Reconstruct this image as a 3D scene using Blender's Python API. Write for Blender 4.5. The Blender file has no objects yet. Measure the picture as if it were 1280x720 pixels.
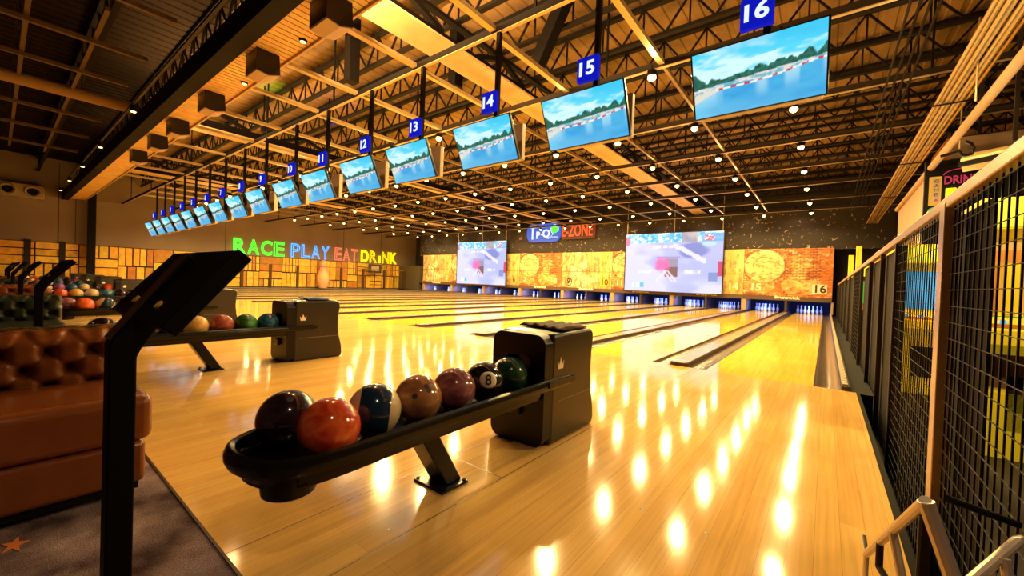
import bpy, math, random
from mathutils import Vector, Matrix
random.seed(7)
C = bpy.context.scene.collection
S = bpy.context.scene
F = 5.434      # foul line
X0 = -1.478    # middle of the divider between lanes 15 and 16
P = 1.745      # one lane plus its gutters
LW = 1.066
HW = 0.3315
MASK = 23.0    # face of the masking wall
WL = -31.2     # wood clad side wall
ROOF = 6.4
def lane_x(n): return X0 + P * 0.5 + (n - 16) * P
def div_x(n): return X0 + (n - 15) * P   # divider between lane n and n + 1
ORD = ['first', 'second', 'third', 'fourth', 'fifth', 'sixth', 'seventh', 'eighth', 'ninth', 'tenth', 'eleventh', 'twelfth', 'thirteenth', 'fourteenth', 'fifteenth', 'sixteenth', 'seventeenth', 'eighteenth', 'nineteenth', 'twentieth', 'twenty-first', 'twenty-second', 'twenty-third', 'twenty-fourth']

W = ['zero', 'one', 'two', 'three', 'four', 'five', 'six', 'seven', 'eight', 'nine', 'ten', 'eleven', 'twelve', 'thirteen', 'fourteen', 'fifteen', 'sixteen', 'seventeen']

# ------------------------------------------------------------------ mesh helpers
class MB:
    def __init__(s): s.v = []; s.f = []; s.c = []; s.col = None
    def add(s, vs, fs):
        o = len(s.v); s.v += [tuple(v) for v in vs]
        for f in fs: s.f.append(tuple(i + o for i in f)); s.c.append(s.col)
        return s
    def box(s, x0, x1, y0, y1, z0, z1, M=None):
        vs = [(x, y, z) for x in (x0, x1) for y in (y0, y1) for z in (z0, z1)]
        if M is not None: vs = [M @ Vector(v) for v in vs]
        return s.add(vs, [(0, 1, 3, 2), (4, 6, 7, 5), (0, 4, 5, 1), (2, 3, 7, 6), (0, 2, 6, 4), (1, 5, 7, 3)])
    def bar(s, a, b, w, h, up=(0, 0, 1)):
        a = Vector(a); b = Vector(b); d = (b - a); L = d.length; d.normalize(); up = Vector(up)
        if abs(d.dot(up)) > 0.98: up = Vector((0, 1, 0))
        x = d.cross(up).normalized(); z = x.cross(d).normalized(); vs = []
        for t in (0, L):
            for i, j in ((-1, -1), (1, -1), (1, 1), (-1, 1)): vs.append(a + d * t + x * (i * w / 2) + z * (j * h / 2))
        return s.add(vs, [(0, 1, 2, 3), (7, 6, 5, 4), (0, 4, 5, 1), (1, 5, 6, 2), (2, 6, 7, 3), (3, 7, 4, 0)])
    def tube(s, pts, r, n=8, closed=False, sx=1.0, caps=True):
        pts = [Vector(p) for p in pts]; m = len(pts); vs = []; fs = []
        px = None
        for i, p in enumerate(pts):
            if closed: d = pts[(i + 1) % m] - pts[i - 1]
            else: d = pts[min(i + 1, m - 1)] - pts[max(i - 1, 0)]
            d.normalize(); up = Vector((0, 0, 1)) if abs(d.z) < 0.95 else Vector((0, 1, 0))
            x = d.cross(up).normalized(); z = x.cross(d).normalized()
            if px is not None and x.dot(px) < 0 and abs(d.z) >= 0.95: x = -x; z = -z
            px = x
            rr = r[i] if isinstance(r, (list, tuple)) else r
            for k in range(n):
                a = 2 * math.pi * (k + 0.5) / n
                vs.append(p + x * (math.cos(a) * rr * sx) + z * (math.sin(a) * rr))
        for i in range(m if closed else m - 1):
            j = (i + 1) % m
            for k in range(n): fs.append((i * n + k, i * n + (k + 1) % n, j * n + (k + 1) % n, j * n + k))
        if not closed and caps: fs.append(tuple(range(n))[::-1]); fs.append(tuple(range((m - 1) * n, m * n)))
        return s.add(vs, fs)
    def lathe(s, prof, n=20, c=(0, 0, 0), axis='z'):
        vs = []; fs = []; c = Vector(c)
        for r, h in prof:
            for k in range(n):
                a = 2 * math.pi * k / n; x, y = r * math.cos(a), r * math.sin(a)
                vs.append(c + (Vector((x, y, h)) if axis == 'z' else Vector((x, h, y)) if axis == 'y' else Vector((h, x, y))))
        for i in range(len(prof) - 1):
            for k in range(n): fs.append((i * n + k, i * n + (k + 1) % n, (i + 1) * n + (k + 1) % n, (i + 1) * n + k))
        fs.append(tuple(range(n))[::-1]); fs.append(tuple(range((len(prof) - 1) * n, len(prof) * n)))
        return s.add(vs, fs)
    def prism(s, poly, h0, h1, axis='x'):
        n = len(poly)
        def w(a, b, h): return (h, a, b) if axis == 'x' else (a, h, b) if axis == 'y' else (a, b, h)
        vs = [w(a, b, h0) for a, b in poly] + [w(a, b, h1) for a, b in poly]
        return s.add(vs, [tuple(range(n)), tuple(range(2 * n - 1, n - 1, -1))] + [(i, i + n, (i + 1) % n + n, (i + 1) % n) for i in range(n)])
    def quad(s, a, b, c, d): return s.add([a, b, c, d], [(0, 1, 2, 3)])
    def mesh(s, name, m=None, smooth=False, angle=None):
        me = bpy.data.meshes.new(name); me.from_pydata(s.v, [], s.f)
        if s.c and s.c[0] is not None:
            ca = me.color_attributes.new('Col', 'FLOAT_COLOR', 'CORNER'); k = 0; data = []
            for f, c in zip(s.f, s.c):
                for _ in f: data += [c[0], c[1], c[2], 1.0]
            ca.data.foreach_set('color', data)
        import bmesh
        b = bmesh.new(); b.from_mesh(me); bmesh.ops.recalc_face_normals(b, faces=b.faces); b.to_mesh(me); b.free()
        if m is not None: me.materials.append(m)
        if smooth:
            me.polygons.foreach_set('use_smooth', [True] * len(me.polygons))
            if angle: me.set_sharp_from_angle(angle=math.radians(angle))
        return me
    def build(s, name, m, parent=None, smooth=False, loc=None, bevel=None, angle=35, seg=2):
        o = bpy.data.objects.new(name, s.mesh(name, m, smooth or bool(bevel), angle)); C.objects.link(o)
        if parent is not None: o.parent = parent
        if loc is not None: o.location = loc
        if bevel:
            md = o.modifiers.new('Bevel', 'BEVEL'); md.width = bevel; md.segments = seg; md.limit_method = 'ANGLE'; md.angle_limit = math.radians(35)
        return o
def tag(o, label=None, cat=None, group=None, kind=None):
    if label: o['label'] = label
    if cat: o['category'] = cat
    if group: o['group'] = group
    if kind: o['kind'] = kind
    return o
def struct(o): o['kind'] = 'structure'; return o
def empty(name, loc, rz=0):
    o = bpy.data.objects.new(name, None); C.objects.link(o); o.location = loc; o.rotation_euler = (0, 0, rz); o.empty_display_size = 0.1
    return o
KIDS = {}
def copy_tree(o, parent=None):
    c = o.copy(); C.objects.link(c)
    if parent is not None: c.parent = parent
    for ch in o.children: copy_tree(ch, c)
    return c
def text(name, body, size, m, parent=None, loc=(0, 0, 0), rot=(0, 0, 0), depth=0.0, outline=None, align='CENTER', fit=None, bold=0.0):
    cu = bpy.data.curves.new(name, 'FONT'); cu.body = body; cu.size = size; cu.align_x = align; cu.align_y = 'CENTER'
    cu.extrude = depth; cu.resolution_u = 3; cu.offset = bold
    if outline: cu.fill_mode = 'NONE'; cu.bevel_depth = outline; cu.bevel_resolution = 1; cu.extrude = 0
    t = bpy.data.objects.new(name, cu); C.objects.link(t)
    dg = bpy.context.evaluated_depsgraph_get(); dg.update()
    me = bpy.data.meshes.new_from_object(t.evaluated_get(dg)); bpy.data.objects.remove(t); bpy.data.curves.remove(cu)
    me.name = name
    if fit and len(me.vertices):
        xs = [v.co.x for v in me.vertices]; ys = [v.co.y for v in me.vertices]
        w, h = max(xs) - min(xs), max(ys) - min(ys); cx, cy = (max(xs) + min(xs)) / 2, (max(ys) + min(ys)) / 2
        for v in me.vertices: v.co.x = (v.co.x - cx) * fit[0] / w; v.co.y = (v.co.y - cy) * fit[1] / h
    me.materials.clear(); me.materials.append(m)
    o = bpy.data.objects.new(name, me); C.objects.link(o); o.location = loc; o.rotation_euler = rot
    if parent is not None: o.parent = parent
    return o

# ------------------------------------------------------------------ materials
def nodes(name):
    m = bpy.data.materials.new(name); m.use_nodes = True; nt = m.node_tree
    return m, nt, nt.nodes['Principled BSDF'], nt.nodes.new
def lk(nt, a, b): nt.links.new(a, b)
def mat(name, col, rough=0.5, metal=0.0, emis=None, es=0.0, coat=0.0, noise=0.0, nscale=20.0, bump=0.0, spec=None, attr=False):
    m, nt, p, N = nodes(name)
    p.inputs['Base Color'].default_value = (*col, 1); p.inputs['Roughness'].default_value = rough; p.inputs['Metallic'].default_value = metal
    if coat: p.inputs['Coat Weight'].default_value = coat; p.inputs['Coat Roughness'].default_value = 0.05
    if spec is not None: p.inputs['Specular IOR Level'].default_value = spec
    if emis: p.inputs['Emission Color'].default_value = (*emis, 1); p.inputs['Emission Strength'].default_value = es
    if attr:
        a = N('ShaderNodeAttribute'); a.attribute_name = 'Col'; src = a.outputs['Color']
        if noise:
            src = tint(nt, N, src, noise, nscale)
        lk(nt, src, p.inputs['Base Color'])
    elif noise:
        rgb = N('ShaderNodeRGB'); rgb.outputs[0].default_value = (*col, 1)
        lk(nt, tint(nt, N, rgb.outputs[0], noise, nscale), p.inputs['Base Color'])
    if bump:
        tc = N('ShaderNodeTexCoord'); n = N('ShaderNodeTexNoise'); n.inputs['Scale'].default_value = nscale * 2; lk(nt, tc.outputs['Object'], n.inputs['Vector'])
        b = N('ShaderNodeBump'); b.inputs['Strength'].default_value = bump; b.inputs['Distance'].default_value = 0.01
        lk(nt, n.outputs['Fac'], b.inputs['Height']); lk(nt, b.outputs['Normal'], p.inputs['Normal'])
    m.cycles.emission_sampling = 'NONE' if (emis and es < 3) else 'AUTO'
    return m
def tint(nt, N, src, amt, scale, stretch=None):
    tc = N('ShaderNodeTexCoord'); n = N('ShaderNodeTexNoise'); n.inputs['Scale'].default_value = scale; n.inputs['Detail'].default_value = 4
    if stretch:
        mp = N('ShaderNodeMapping'); mp.inputs['Scale'].default_value = stretch; lk(nt, tc.outputs['Object'], mp.inputs['Vector']); lk(nt, mp.outputs[0], n.inputs['Vector'])
    else: lk(nt, tc.outputs['Object'], n.inputs['Vector'])
    r = N('ShaderNodeMapRange'); r.inputs['From Min'].default_value = 0.3; r.inputs['From Max'].default_value = 0.7
    r.inputs['To Min'].default_value = 1 - amt; r.inputs['To Max'].default_value = 1 + amt * 0.5; lk(nt, n.outputs['Fac'], r.inputs['Value'])
    v = N('ShaderNodeVectorMath'); v.operation = 'SCALE'; lk(nt, src, v.inputs[0]); lk(nt, r.outputs[0], v.inputs['Scale'])
    return v.outputs[0]
def boards(name, c1, c2, rough, width, length, gap=0.0008, coat=0.0, rvar=0.06):
    """wood strips laid along Y"""
    m, nt, p, N = nodes(name)
    tc = N('ShaderNodeTexCoord'); mp = N('ShaderNodeMapping'); mp.inputs['Rotation'].default_value = (0, 0, math.pi / 2)
    lk(nt, tc.outputs['Object'], mp.inputs['Vector'])
    b = N('ShaderNodeTexBrick'); lk(nt, mp.outputs[0], b.inputs['Vector']); b.inputs['Scale'].default_value = 1.0
    b.inputs['Brick Width'].default_value = length; b.inputs['Row Height'].default_value = width; b.inputs['Mortar Size'].default_value = gap
    b.inputs['Color1'].default_value = (*c1, 1); b.inputs['Color2'].default_value = (*c2, 1); b.inputs['Mortar'].default_value = (c2[0] * .55, c2[1] * .5, c2[2] * .45, 1)
    b.offset = 0.37; b.offset_frequency = 2
    out = tint(nt, N, b.outputs['Color'], 0.15, 1.0, (60, 1.6, 1)); out = tint(nt, N, out, 0.12, 1.3)
    lk(nt, out, p.inputs['Base Color'])
    n = N('ShaderNodeTexNoise'); n.inputs['Scale'].default_value = 1.7; n.inputs['Detail'].default_value = 5; lk(nt, tc.outputs['Object'], n.inputs['Vector'])
    r = N('ShaderNodeMapRange'); r.inputs['To Min'].default_value = rough - rvar; r.inputs['To Max'].default_value = rough + rvar; lk(nt, n.outputs['Fac'], r.inputs['Value']); lk(nt, r.outputs[0], p.inputs['Roughness'])
    if coat: p.inputs['Coat Weight'].default_value = coat; p.inputs['Coat Roughness'].default_value = 0.04
    return m
M = {}
M['approach'] = boards('approach_wood', (0.88, 0.54, 0.16), (0.78, 0.45, 0.13), 0.10, 0.085, 2.3, gap=0.0006)
M['lane'] = boards('lane_wood', (0.92, 0.62, 0.07), (0.86, 0.54, 0.05), 0.085, 0.027, 3.0, gap=0.0004, rvar=0.03)
def carpet_mat():
    m, nt, p, N = nodes('carpet'); p.inputs['Roughness'].default_value = 0.95; p.inputs['Specular IOR Level'].default_value = 0.1
    tc = N('ShaderNodeTexCoord'); n = N('ShaderNodeTexNoise'); n.inputs['Scale'].default_value = 5; n.inputs['Detail'].default_value = 8; lk(nt, tc.outputs['Object'], n.inputs['Vector'])
    r = N('ShaderNodeValToRGB'); e = r.color_ramp.elements; e[0].position = 0.35; e[0].color = (0.07, 0.042, 0.05, 1); e[1].position = 0.68; e[1].color = (0.38, 0.27, 0.28, 1)
    lk(nt, n.outputs['Fac'], r.inputs[0])
    n2 = N('ShaderNodeTexNoise'); n2.inputs['Scale'].default_value = 220; lk(nt, tc.outputs['Object'], n2.inputs['Vector'])
    b = N('ShaderNodeBump'); b.inputs['Strength'].default_value = 0.7; b.inputs['Distance'].default_value = 0.004; lk(nt, n2.outputs['Fac'], b.inputs['Height']); lk(nt, b.outputs[0], p.inputs['Normal'])
    lk(nt, tint(nt, N, r.outputs[0], 0.4, 160), p.inputs['Base Color']); return m
M['carpet'] = carpet_mat()
M['dark_floor'] = mat('dark_floor', (0.03, 0.02, 0.015), 0.6)
M['black'] = mat('black_plastic', (0.008, 0.006, 0.005), 0.28, spec=.3)
M['blackm'] = mat('black_matt', (0.006, 0.005, 0.004), 0.7, spec=.15)
M['rack'] = mat('rack_black', (0.006, 0.005, 0.004), 0.22, spec=.3)
M['hood'] = mat('hood_shell', (0.020, 0.014, 0.009), 0.30)
M['hood_frame'] = mat('hood_frame', (0.008, 0.005, 0.004), 0.35, spec=.25)
M['seam'] = mat('hood_seam', (0.16, 0.12, 0.08), 0.4)
M['cream'] = mat('crown_print', (0.92, 0.78, 0.60), 0.4)
M['gutter'] = mat('gutter_grey', (0.10, 0.075, 0.055), 0.22)
M['cap'] = mat('divider_cap', (0.32, 0.24, 0.16), 0.22, noise=0.2, nscale=6)
M['capdark'] = mat('divider_side', (0.05, 0.03, 0.02), 0.35)
M['steel_dark'] = mat('dark_steel', (0.025, 0.016, 0.010), 0.6, spec=.2)
M['steel_black'] = mat('black_steel', (0.005, 0.0035, 0.003), 0.7, spec=.12)
M['tube'] = mat('galvanised_tube', (0.55, 0.42, 0.24), 0.35, metal=0.5)
M['girder'] = mat('tan_girder', (0.60, 0.40, 0.20), 0.55, noise=0.12, nscale=3)
M['joist'] = mat('joist_steel', (0.010, 0.007, 0.005), 0.7, spec=.15)
M['tube_dim'] = mat('dull_channel', (0.22, 0.15, 0.075), 0.45, metal=0.3)
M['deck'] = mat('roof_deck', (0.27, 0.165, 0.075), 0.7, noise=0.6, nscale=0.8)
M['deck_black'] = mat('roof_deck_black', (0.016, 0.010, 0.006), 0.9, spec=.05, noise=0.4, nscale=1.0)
M['wall_taupe'] = mat('taupe_wall', (0.25, 0.18, 0.135), 0.8, noise=0.12, nscale=0.6)
M['wall_tan'] = mat('tan_wall', (0.42, 0.27, 0.16), 0.7)
M['wall_dark'] = mat('dark_wall', (0.05, 0.035, 0.028), 0.7)
M['wall_olive'] = mat('olive_wall', (0.10, 0.075, 0.04), 0.7)
M['leather'] = mat('brown_leather', (0.20, 0.052, 0.011), 0.27, noise=0.15, nscale=9, bump=0.15)
M['leather_green'] = mat('green_leather', (0.022, 0.028, 0.016), 0.28, noise=0.2, nscale=9)
M['button'] = mat('tuft_button', (0.05, 0.018, 0.008), 0.5)
M['slat'] = mat('slat_wood', (0.62, 0.38, 0.15), 0.5, attr=True, noise=0.15, nscale=4)
M['plank'] = mat('wall_plank', (0.6, 0.3, 0.06), 0.55, attr=True, noise=0.28, nscale=5)
M['rail'] = mat('fence_rail', (0.50, 0.36, 0.27), 0.3, metal=0.4)
M['mesh'] = mat('mesh_wire', (0.005, 0.004, 0.004), 0.6, spec=.2)
M['chrome'] = mat('brushed_steel', (0.80, 0.68, 0.54), 0.33, metal=0.6)
M['speaker_panel'] = mat('speaker_panel', (0.42, 0.29, 0.19), 0.6)
M['ac'] = mat('duct_grey', (0.33, 0.25, 0.17), 0.5)
M['pin'] = mat('pin_white', (0.80, 0.82, 0.88), 0.25)
M['bulb'] = mat('warm_bulb', (1, .8, .5), 0.5, emis=(1.0, 0.60, 0.20), es=4.5)
M['bulb'].cycles.emission_sampling = 'NONE'
M['bulb_white'] = mat('wash_bulb', (1, .9, .7), 0.5, emis=(1.0, 0.80, 0.55), es=12)
M['bulb_white'].cycles.emission_sampling = 'NONE'
M['bulb_small'] = mat('track_bulb', (1, .8, .5), 0.5, emis=(1.0, 0.62, 0.25), es=3)
def glow(name, col, s): return mat(name, (0.02, 0.02, 0.02), 0.5, emis=col, es=s)
M['blue_sign'] = mat('blue_sign', (0.0, 0.0, 0.03), 0.9, emis=(0.004, 0.010, 0.60), es=0.8, spec=0.1)
M['white_glow'] = glow('white_glow', (0.75, 0.85, 1.0), 1.1)
M['g_green'] = glow('neon_green', (0.06, 1.0, 0.03), 2.0)
M['g_blue'] = glow('neon_blue', (0.08, 0.38, 1.0), 2.0)
M['g_red'] = glow('neon_red', (1.0, 0.20, 0.09), 1.3)
M['g_yellow'] = glow('neon_yellow', (1.0, 0.74, 0.0), 1.6)
M['g_orange'] = glow('neon_orange', (1.0, 0.10, 0.02), 1.2)
M['g_magenta'] = glow('neon_magenta', (0.75, 0.02, 0.10), 0.7)
M['g_cyan'] = glow('screen_cyan', (0.05, 0.55, 0.9), 0.9)
M['g_lime'] = glow('screen_lime', (0.1, 0.8, 0.05), 0.5)
M['g_amber'] = glow('marquee_amber', (1.0, 0.42, 0.02), 0.8)
M['ab_yellow_glow'] = mat('cabinet_yellow_glow', (0.85, 0.60, 0.02), 0.4, emis=(1.0, 0.66, 0.01), es=0.22)  # yellow paint with an added glow, though the cabinets are no lamps
M['ab_orange'] = mat('cabinet_orange', (0.75, 0.28, 0.03), 0.4)
M['ab_brown'] = mat('cabinet_brown', (0.22, 0.10, 0.04), 0.5)
M['ink'] = mat('dark_print', (0.03, 0.02, 0.02), 0.5)
M['paper'] = mat('pale_tile', (0.82, 0.70, 0.48), 0.5)
M['paper_yellow'] = mat('yellow_tile', (0.85, 0.50, 0.03), 0.5)
M['towel'] = mat('brown_towel', (0.085, 0.045, 0.028), 0.9, noise=0.5, nscale=30)
M['towel_blue'] = mat('blue_towel', (0.05, 0.09, 0.20), 0.9, noise=0.3, nscale=30)
M['beige'] = mat('beige_cover', (0.42, 0.32, 0.22), 0.5)
M['canopy'] = mat('cream_canopy', (.85, .62, .28), .5)
M['fascia'] = mat('brown_fascia', (.09, .05, .03), .6)
M['pin_pink'] = mat('salmon_paint', (.85, .42, .22), .5)
M['post_dark'] = mat('dark_brown_post', (.07, .03, .012), .6, spec=.2)
M['rail_dark'] = mat('dark_rail', (.09, .055, .028), .6, spec=.2)
M['duct_brown'] = mat('brown_duct', (.24, .14, .065), .6, spec=.2)
M['star'] = mat('orange_motif', (0.75, 0.22, 0.05), 0.9)

# ------------------------------------------------------------------ painted panels (colour per cell of a fine grid)
def hsh(i, j, s=0):
    x = math.sin(i * 127.1 + j * 311.7 + s * 74.7) * 43758.5453
    return x - math.floor(x)
def vn(x, y, s=0):
    i, j = math.floor(x), math.floor(y); u, v = x - i, y - j; u = u * u * (3 - 2 * u); v = v * v * (3 - 2 * v)
    return (hsh(i, j, s) * (1 - u) + hsh(i + 1, j, s) * u) * (1 - v) + (hsh(i, j + 1, s) * (1 - u) + hsh(i + 1, j + 1, s) * u) * v
def fbm(x, y, s=0): return vn(x, y, s) * .5 + vn(2 * x, 2 * y, s + 1) * .3 + vn(4 * x, 4 * y, s + 2) * .2
def mix(a, b, t): t = max(0, min(1, t)); return tuple(a[i] * (1 - t) + b[i] * t for i in range(3))
def sm(a, b, x): t = max(0, min(1, (x - a) / (b - a))); return t * t * (3 - 2 * t)
def painted(name, w, h, nx, ny, fn, m, thick=0.0):
    """vertical panel in XZ, facing -Y, centred on its origin"""
    vs = []; cols = []
    for j in range(ny + 1):
        for i in range(nx + 1):
            u, v = i / nx, j / ny; vs.append(((u - .5) * w, 0, (v - .5) * h)); cols.append(fn(u, v))
    fs = [(j * (nx + 1) + i, j * (nx + 1) + i + 1, (j + 1) * (nx + 1) + i + 1, (j + 1) * (nx + 1) + i) for j in range(ny) for i in range(nx)]
    me = bpy.data.meshes.new(name); me.from_pydata(vs, [], fs)
    ca = me.color_attributes.new('Col', 'FLOAT_COLOR', 'POINT'); d = []
    for c in cols: d += [c[0], c[1], c[2], 1]
    ca.data.foreach_set('color', d); me.materials.append(m); return me
def screen_mat(name, s):
    m, nt, p, N = nodes(name); a = N('ShaderNodeAttribute'); a.attribute_name = 'Col'
    p.inputs['Base Color'].default_value = (0.01, 0.01, 0.01, 1); p.inputs['Roughness'].default_value = 0.4
    lk(nt, a.outputs['Color'], p.inputs['Emission Color']); p.inputs['Emission Strength'].default_value = s
    return m
M['tv'] = screen_mat('tv_picture', 1.1)
M['projection'] = screen_mat('projected_picture', 1.1)
M['mural'] = mat('mural_print', (1, 1, 1), 0.55, attr=True)
def tv_fn(u, v):
    h = .50 + .10 * (u - .5)
    cl = fbm(u * 4 + 1, v * 7, 3)
    if v > h:
        c = mix((.09, .66, .90), (.62, .93, .96), sm(.35, .65, cl + (.25 if v < h + .25 else 0) - .1)); c = mix(c, (.03, .52, .85), sm(.82, 1.05, v + .25 * (u - .4)) * .7)
        tree = h + .03 + .09 * vn(u * 17, 3, 5) + .05 * vn(u * 45, 8, 6)
        if u < .12: tree += .20 * (1 - u / .12)
        if v < tree: c = mix((.005, .05, .06), (.03, .22, .13), vn(u * 60, v * 50, 9))
        return c
    kerb = h - .12 + .05 * u + .02 * math.sin(u * 8)
    if v > kerb + .028:
        c = mix((.75, .72, .68), (.15, .45, .55), sm(.35, .6, fbm(u * 22, v * 30, 4)))
        if ((u - .33) / .16) ** 2 + ((v - h + .085) / .035) ** 2 < 1: c = (.01, .25, .55)
        return c
    if v > kerb and u > .18: return (.62, .05, .04) if math.sin(u * 60 + .5) > .35 else (.80, .85, .85)
    if u < .22 and v > kerb - .10 * (1 - u / .22): return (.72, .70, .60)
    d = kerb - v
    c = mix((.01, .27, .68), (.10, .55, .80), fbm(u * 3, v * 6, 8) + .25 * (.4 - u)); c = mix(c, (.55, .85, .92), .55 * sm(.55, .75, vn(u * 9, 1, 2)) * sm(.3, .0, d) + .25 * (1 - u) * sm(.1, .5, d))
    return c
def proj_fn(u, v):
    c = mix((.44, .50, .98), (.70, .72, .98), sm(.3, .6, fbm(u * 3, v * 3, 1) + .35 * (.5 - v) + .2 * (.4 - u)))
    if v > .84:
        t = fbm(u * 26, v * 22, 4); c = (.05, .42, .88) if t < .42 else (.10, .70, .93) if t < .54 else (.82, .95, 1.0)
        if .60 < u < .76: c = mix(c, (.34, .26, .38), .85)
        if .80 < u and v < .97: c = mix((.06, .35, .85), (.20, .60, .98), vn(u * 20, v * 20))
    d = ((u - .72) / .16) ** 2 + ((v - .70) / .14) ** 2
    c = mix(c, (.07, .16, .58), .8 * sm(1.2, .5, d + .5 * (fbm(u * 12, v * 12, 6) - .5)))
    if abs(v - (.78 - .9 * (u - .55))) < .05 * fbm(u * 15, v * 15, 3) + .02 and .52 < u < .85: c = mix(c, (.85, .86, 1), .8)
    if .44 < u < .57 and .26 < v < .56: c = (.20, .09, .12) if v < .42 else (.30, .28, .46)
    if .35 < u < .60 and .575 < v < .60: c = mix(c, (.30, .22, .42), .7)
    d = ((u - .41) / .09) ** 2 + ((v - .46) / .14) ** 2
    c = mix(c, (.92, .12, .45), .9 * sm(1.3, .2, d + 1.0 * (fbm(u * 20, v * 20, 7) - .5)))
    for x, s in ((.42, -1), (.46, 1), (.50, 1)):
        if abs(u - x - s * (.30 - v) * .5) < .012 and .17 < v < .36: c = mix(c, (.95, .80, .92), .8)
    if (.30 < u < .52 and .745 < v < .79) or (.16 < u < .30 and .32 < v < .365) or (.64 < u < .80 and .32 < v < .37): c = mix(c, (.97, .97, 1), .8 * (1 if vn(u * 90, 3) > .35 else .2))
    if .09 < u < .22 and .065 < v < .15: c = (.88, .97, 1) if u < .175 and vn(u * 80, 2) > .3 else (.12, .55, .85)
    if u > .957 and .28 < v < .52: c = (.62, .03, .16)
    if u < .045 and .80 < v < .95: c = (.80, .18, .40)
    if u > .87 and .20 < v < .34 and u < .957: c = mix(c, (.10, .22, .55), .75)
    if ((u - .87) / .05) ** 2 + ((v - .90) / .05) ** 2 < 1: c = (.75, .12, .25) if vn(u * 60, v * 60) > .4 else (.95, .9, 1)
    if ((u - .87) / .07) ** 2 + ((v - .80) / .04) ** 2 < 1: c = mix(c, (.45, .85, .95), .7)
    return c
def mural_fn(kind, seed):
    W, H = 3.5, 2.45
    def brick(u, v):
        x, y = u * W, v * H
        r = math.floor(y / .085); fx = (x / .24 + .5 * (r % 2)) % 1; fy = (y / .085) % 1
        c = mix((.38, .085, .014), (.72, .27, .05), hsh(math.floor(x / .24 + .5 * (r % 2)), r, seed)); c = mix(c, (.90, .56, .18), sm(.45, .75, fbm(x * 1.3, y * 1.6, seed)))
        if (fx < .10 or fy < .25): c = mix(c, (.07, .02, .01), .85 if fbm(x * 1.1 + 4, y * 1.5, seed) < .55 else .15)
        d = math.hypot(x - .85, y - 1.55)
        if d < .85:
            c = mix((.92, .68, .30), c, .30)
            if abs(d - .46) < .035 and y > 1.5: c = mix((.40, .12, .04), c, .3)
        if abs(d - .88) < .05: c = mix(c, (.16, .05, .02), .8)
        d2 = math.hypot((x - .75) / 1.3, y - .55)
        if d2 < .45: c = mix(c, (.85, .55, .18), .35)
        d3 = math.hypot(x - 2.0, y - .55)
        if d3 < .42: c = mix(c, (.90, .60, .2), .35)
        d4 = math.hypot((x - 2.75), y - .5)
        if d4 < .38: c = mix(c, (.92, .68, .3), .4)
        if abs(y - 1.12) < .02: c = mix(c, (.22, .06, .02), .7)
        if x > 3.1: c = mix(c, (.60, .14, .02), .5)
        g1 = fbm(x * 7, y * 11, seed + 20); c = mix(c, (.12, .03, .01), .6 * sm(.52, .70, g1)); c = mix(c, (1.0, .85, .55), .35 * sm(.62, .74, fbm(x * 8, y * 9, seed + 30)))
        return c
    def wood(u, v):
        x, y = u * W, v * H
        b = math.floor(x / .17); c = mix((.82, .62, .32), (.50, .31, .11), hsh(b, 3, seed) * .7 + .5 * vn(x * 14, y * 1.5, seed))
        c = mix(c, (.95, .80, .50), sm(.48, .72, fbm(x * .9, y * .9, seed + 4)))
        if (x / .17) % 1 < .06: c = mix(c, (.35, .20, .06), .6)
        if fbm(x * 5, y * 5, seed + 9) > .66: c = mix(c, (.28, .17, .05), .7)
        if abs(y - 1.12) < .025: c = mix(c, (.25, .14, .04), .8)
        if x > 2.75: c = mix(c, (.85, .40, .06), .6)
        c = mix(c, (.16, .10, .035), .6 * sm(.50, .68, fbm(x * 9, y * 3, seed + 21)))
        if .95 < y < 1.35 and 1.0 < x < 2.4 and vn(x * 8, y * 9, seed) > .72: c = (.20, .13, .04)
        return c
    return brick if kind else wood

# ------------------------------------------------------------------ camera
f, yaw, pitch, roll, hc = 504.463, 0.66123, -0.015044, -0.036343, 1.00378
fw = Vector((-math.sin(yaw) * math.cos(pitch), math.cos(yaw) * math.cos(pitch), math.sin(pitch)))
rt = Vector((math.cos(yaw), math.sin(yaw), 0)); up = rt.cross(fw)
r2 = rt * math.cos(roll) - up * math.sin(roll); u2 = rt * math.sin(roll) + up * math.cos(roll)
cam = bpy.data.cameras.new('camera'); co = bpy.data.objects.new('camera', cam); C.objects.link(co)
cam.sensor_width = 36; cam.lens = f / 1280 * 36; cam.clip_start = 0.05; cam.clip_end = 200
co.matrix_world = Matrix(((r2.x, u2.x, -fw.x, 0), (r2.y, u2.y, -fw.y, 0), (r2.z, u2.z, -fw.z, hc), (0, 0, 0, 1)))
S.camera = co
S.view_settings.view_transform = 'Standard'; S.view_settings.look = 'None'; S.view_settings.exposure = 0.0; S.view_settings.gamma = 1.0; S.view_settings.use_curve_mapping = False
w = bpy.data.worlds.new('world'); S.world = w; w.use_nodes = True; w.node_tree.nodes['Background'].inputs[0].default_value = (0.01, 0.007, 0.004, 1); w.node_tree.nodes['Background'].inputs[1].default_value = 0.3
S.cycles.use_denoising = True; S.cycles.sample_clamp_indirect = 3.0; S.cycles.caustics_reflective = False; S.cycles.caustics_refractive = False
S.cycles.max_bounces = 6; S.cycles.diffuse_bounces = 4; S.cycles.glossy_bounces = 3; S.cycles.use_light_tree = True
def lamp(name, kind, loc, power, col, r=0.05, **k):
    l = bpy.data.lights.new(name, kind); l.energy = power; l.color = col
    if kind in ('POINT', 'SPOT'): l.shadow_soft_size = r
    for a, b in k.items():
        if a not in ('rot',): setattr(l, a, b)
    o = bpy.data.objects.new(name, l); C.objects.link(o); o.location = loc
    if 'rot' in k: o.rotation_euler = k['rot']
    return o

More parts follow.
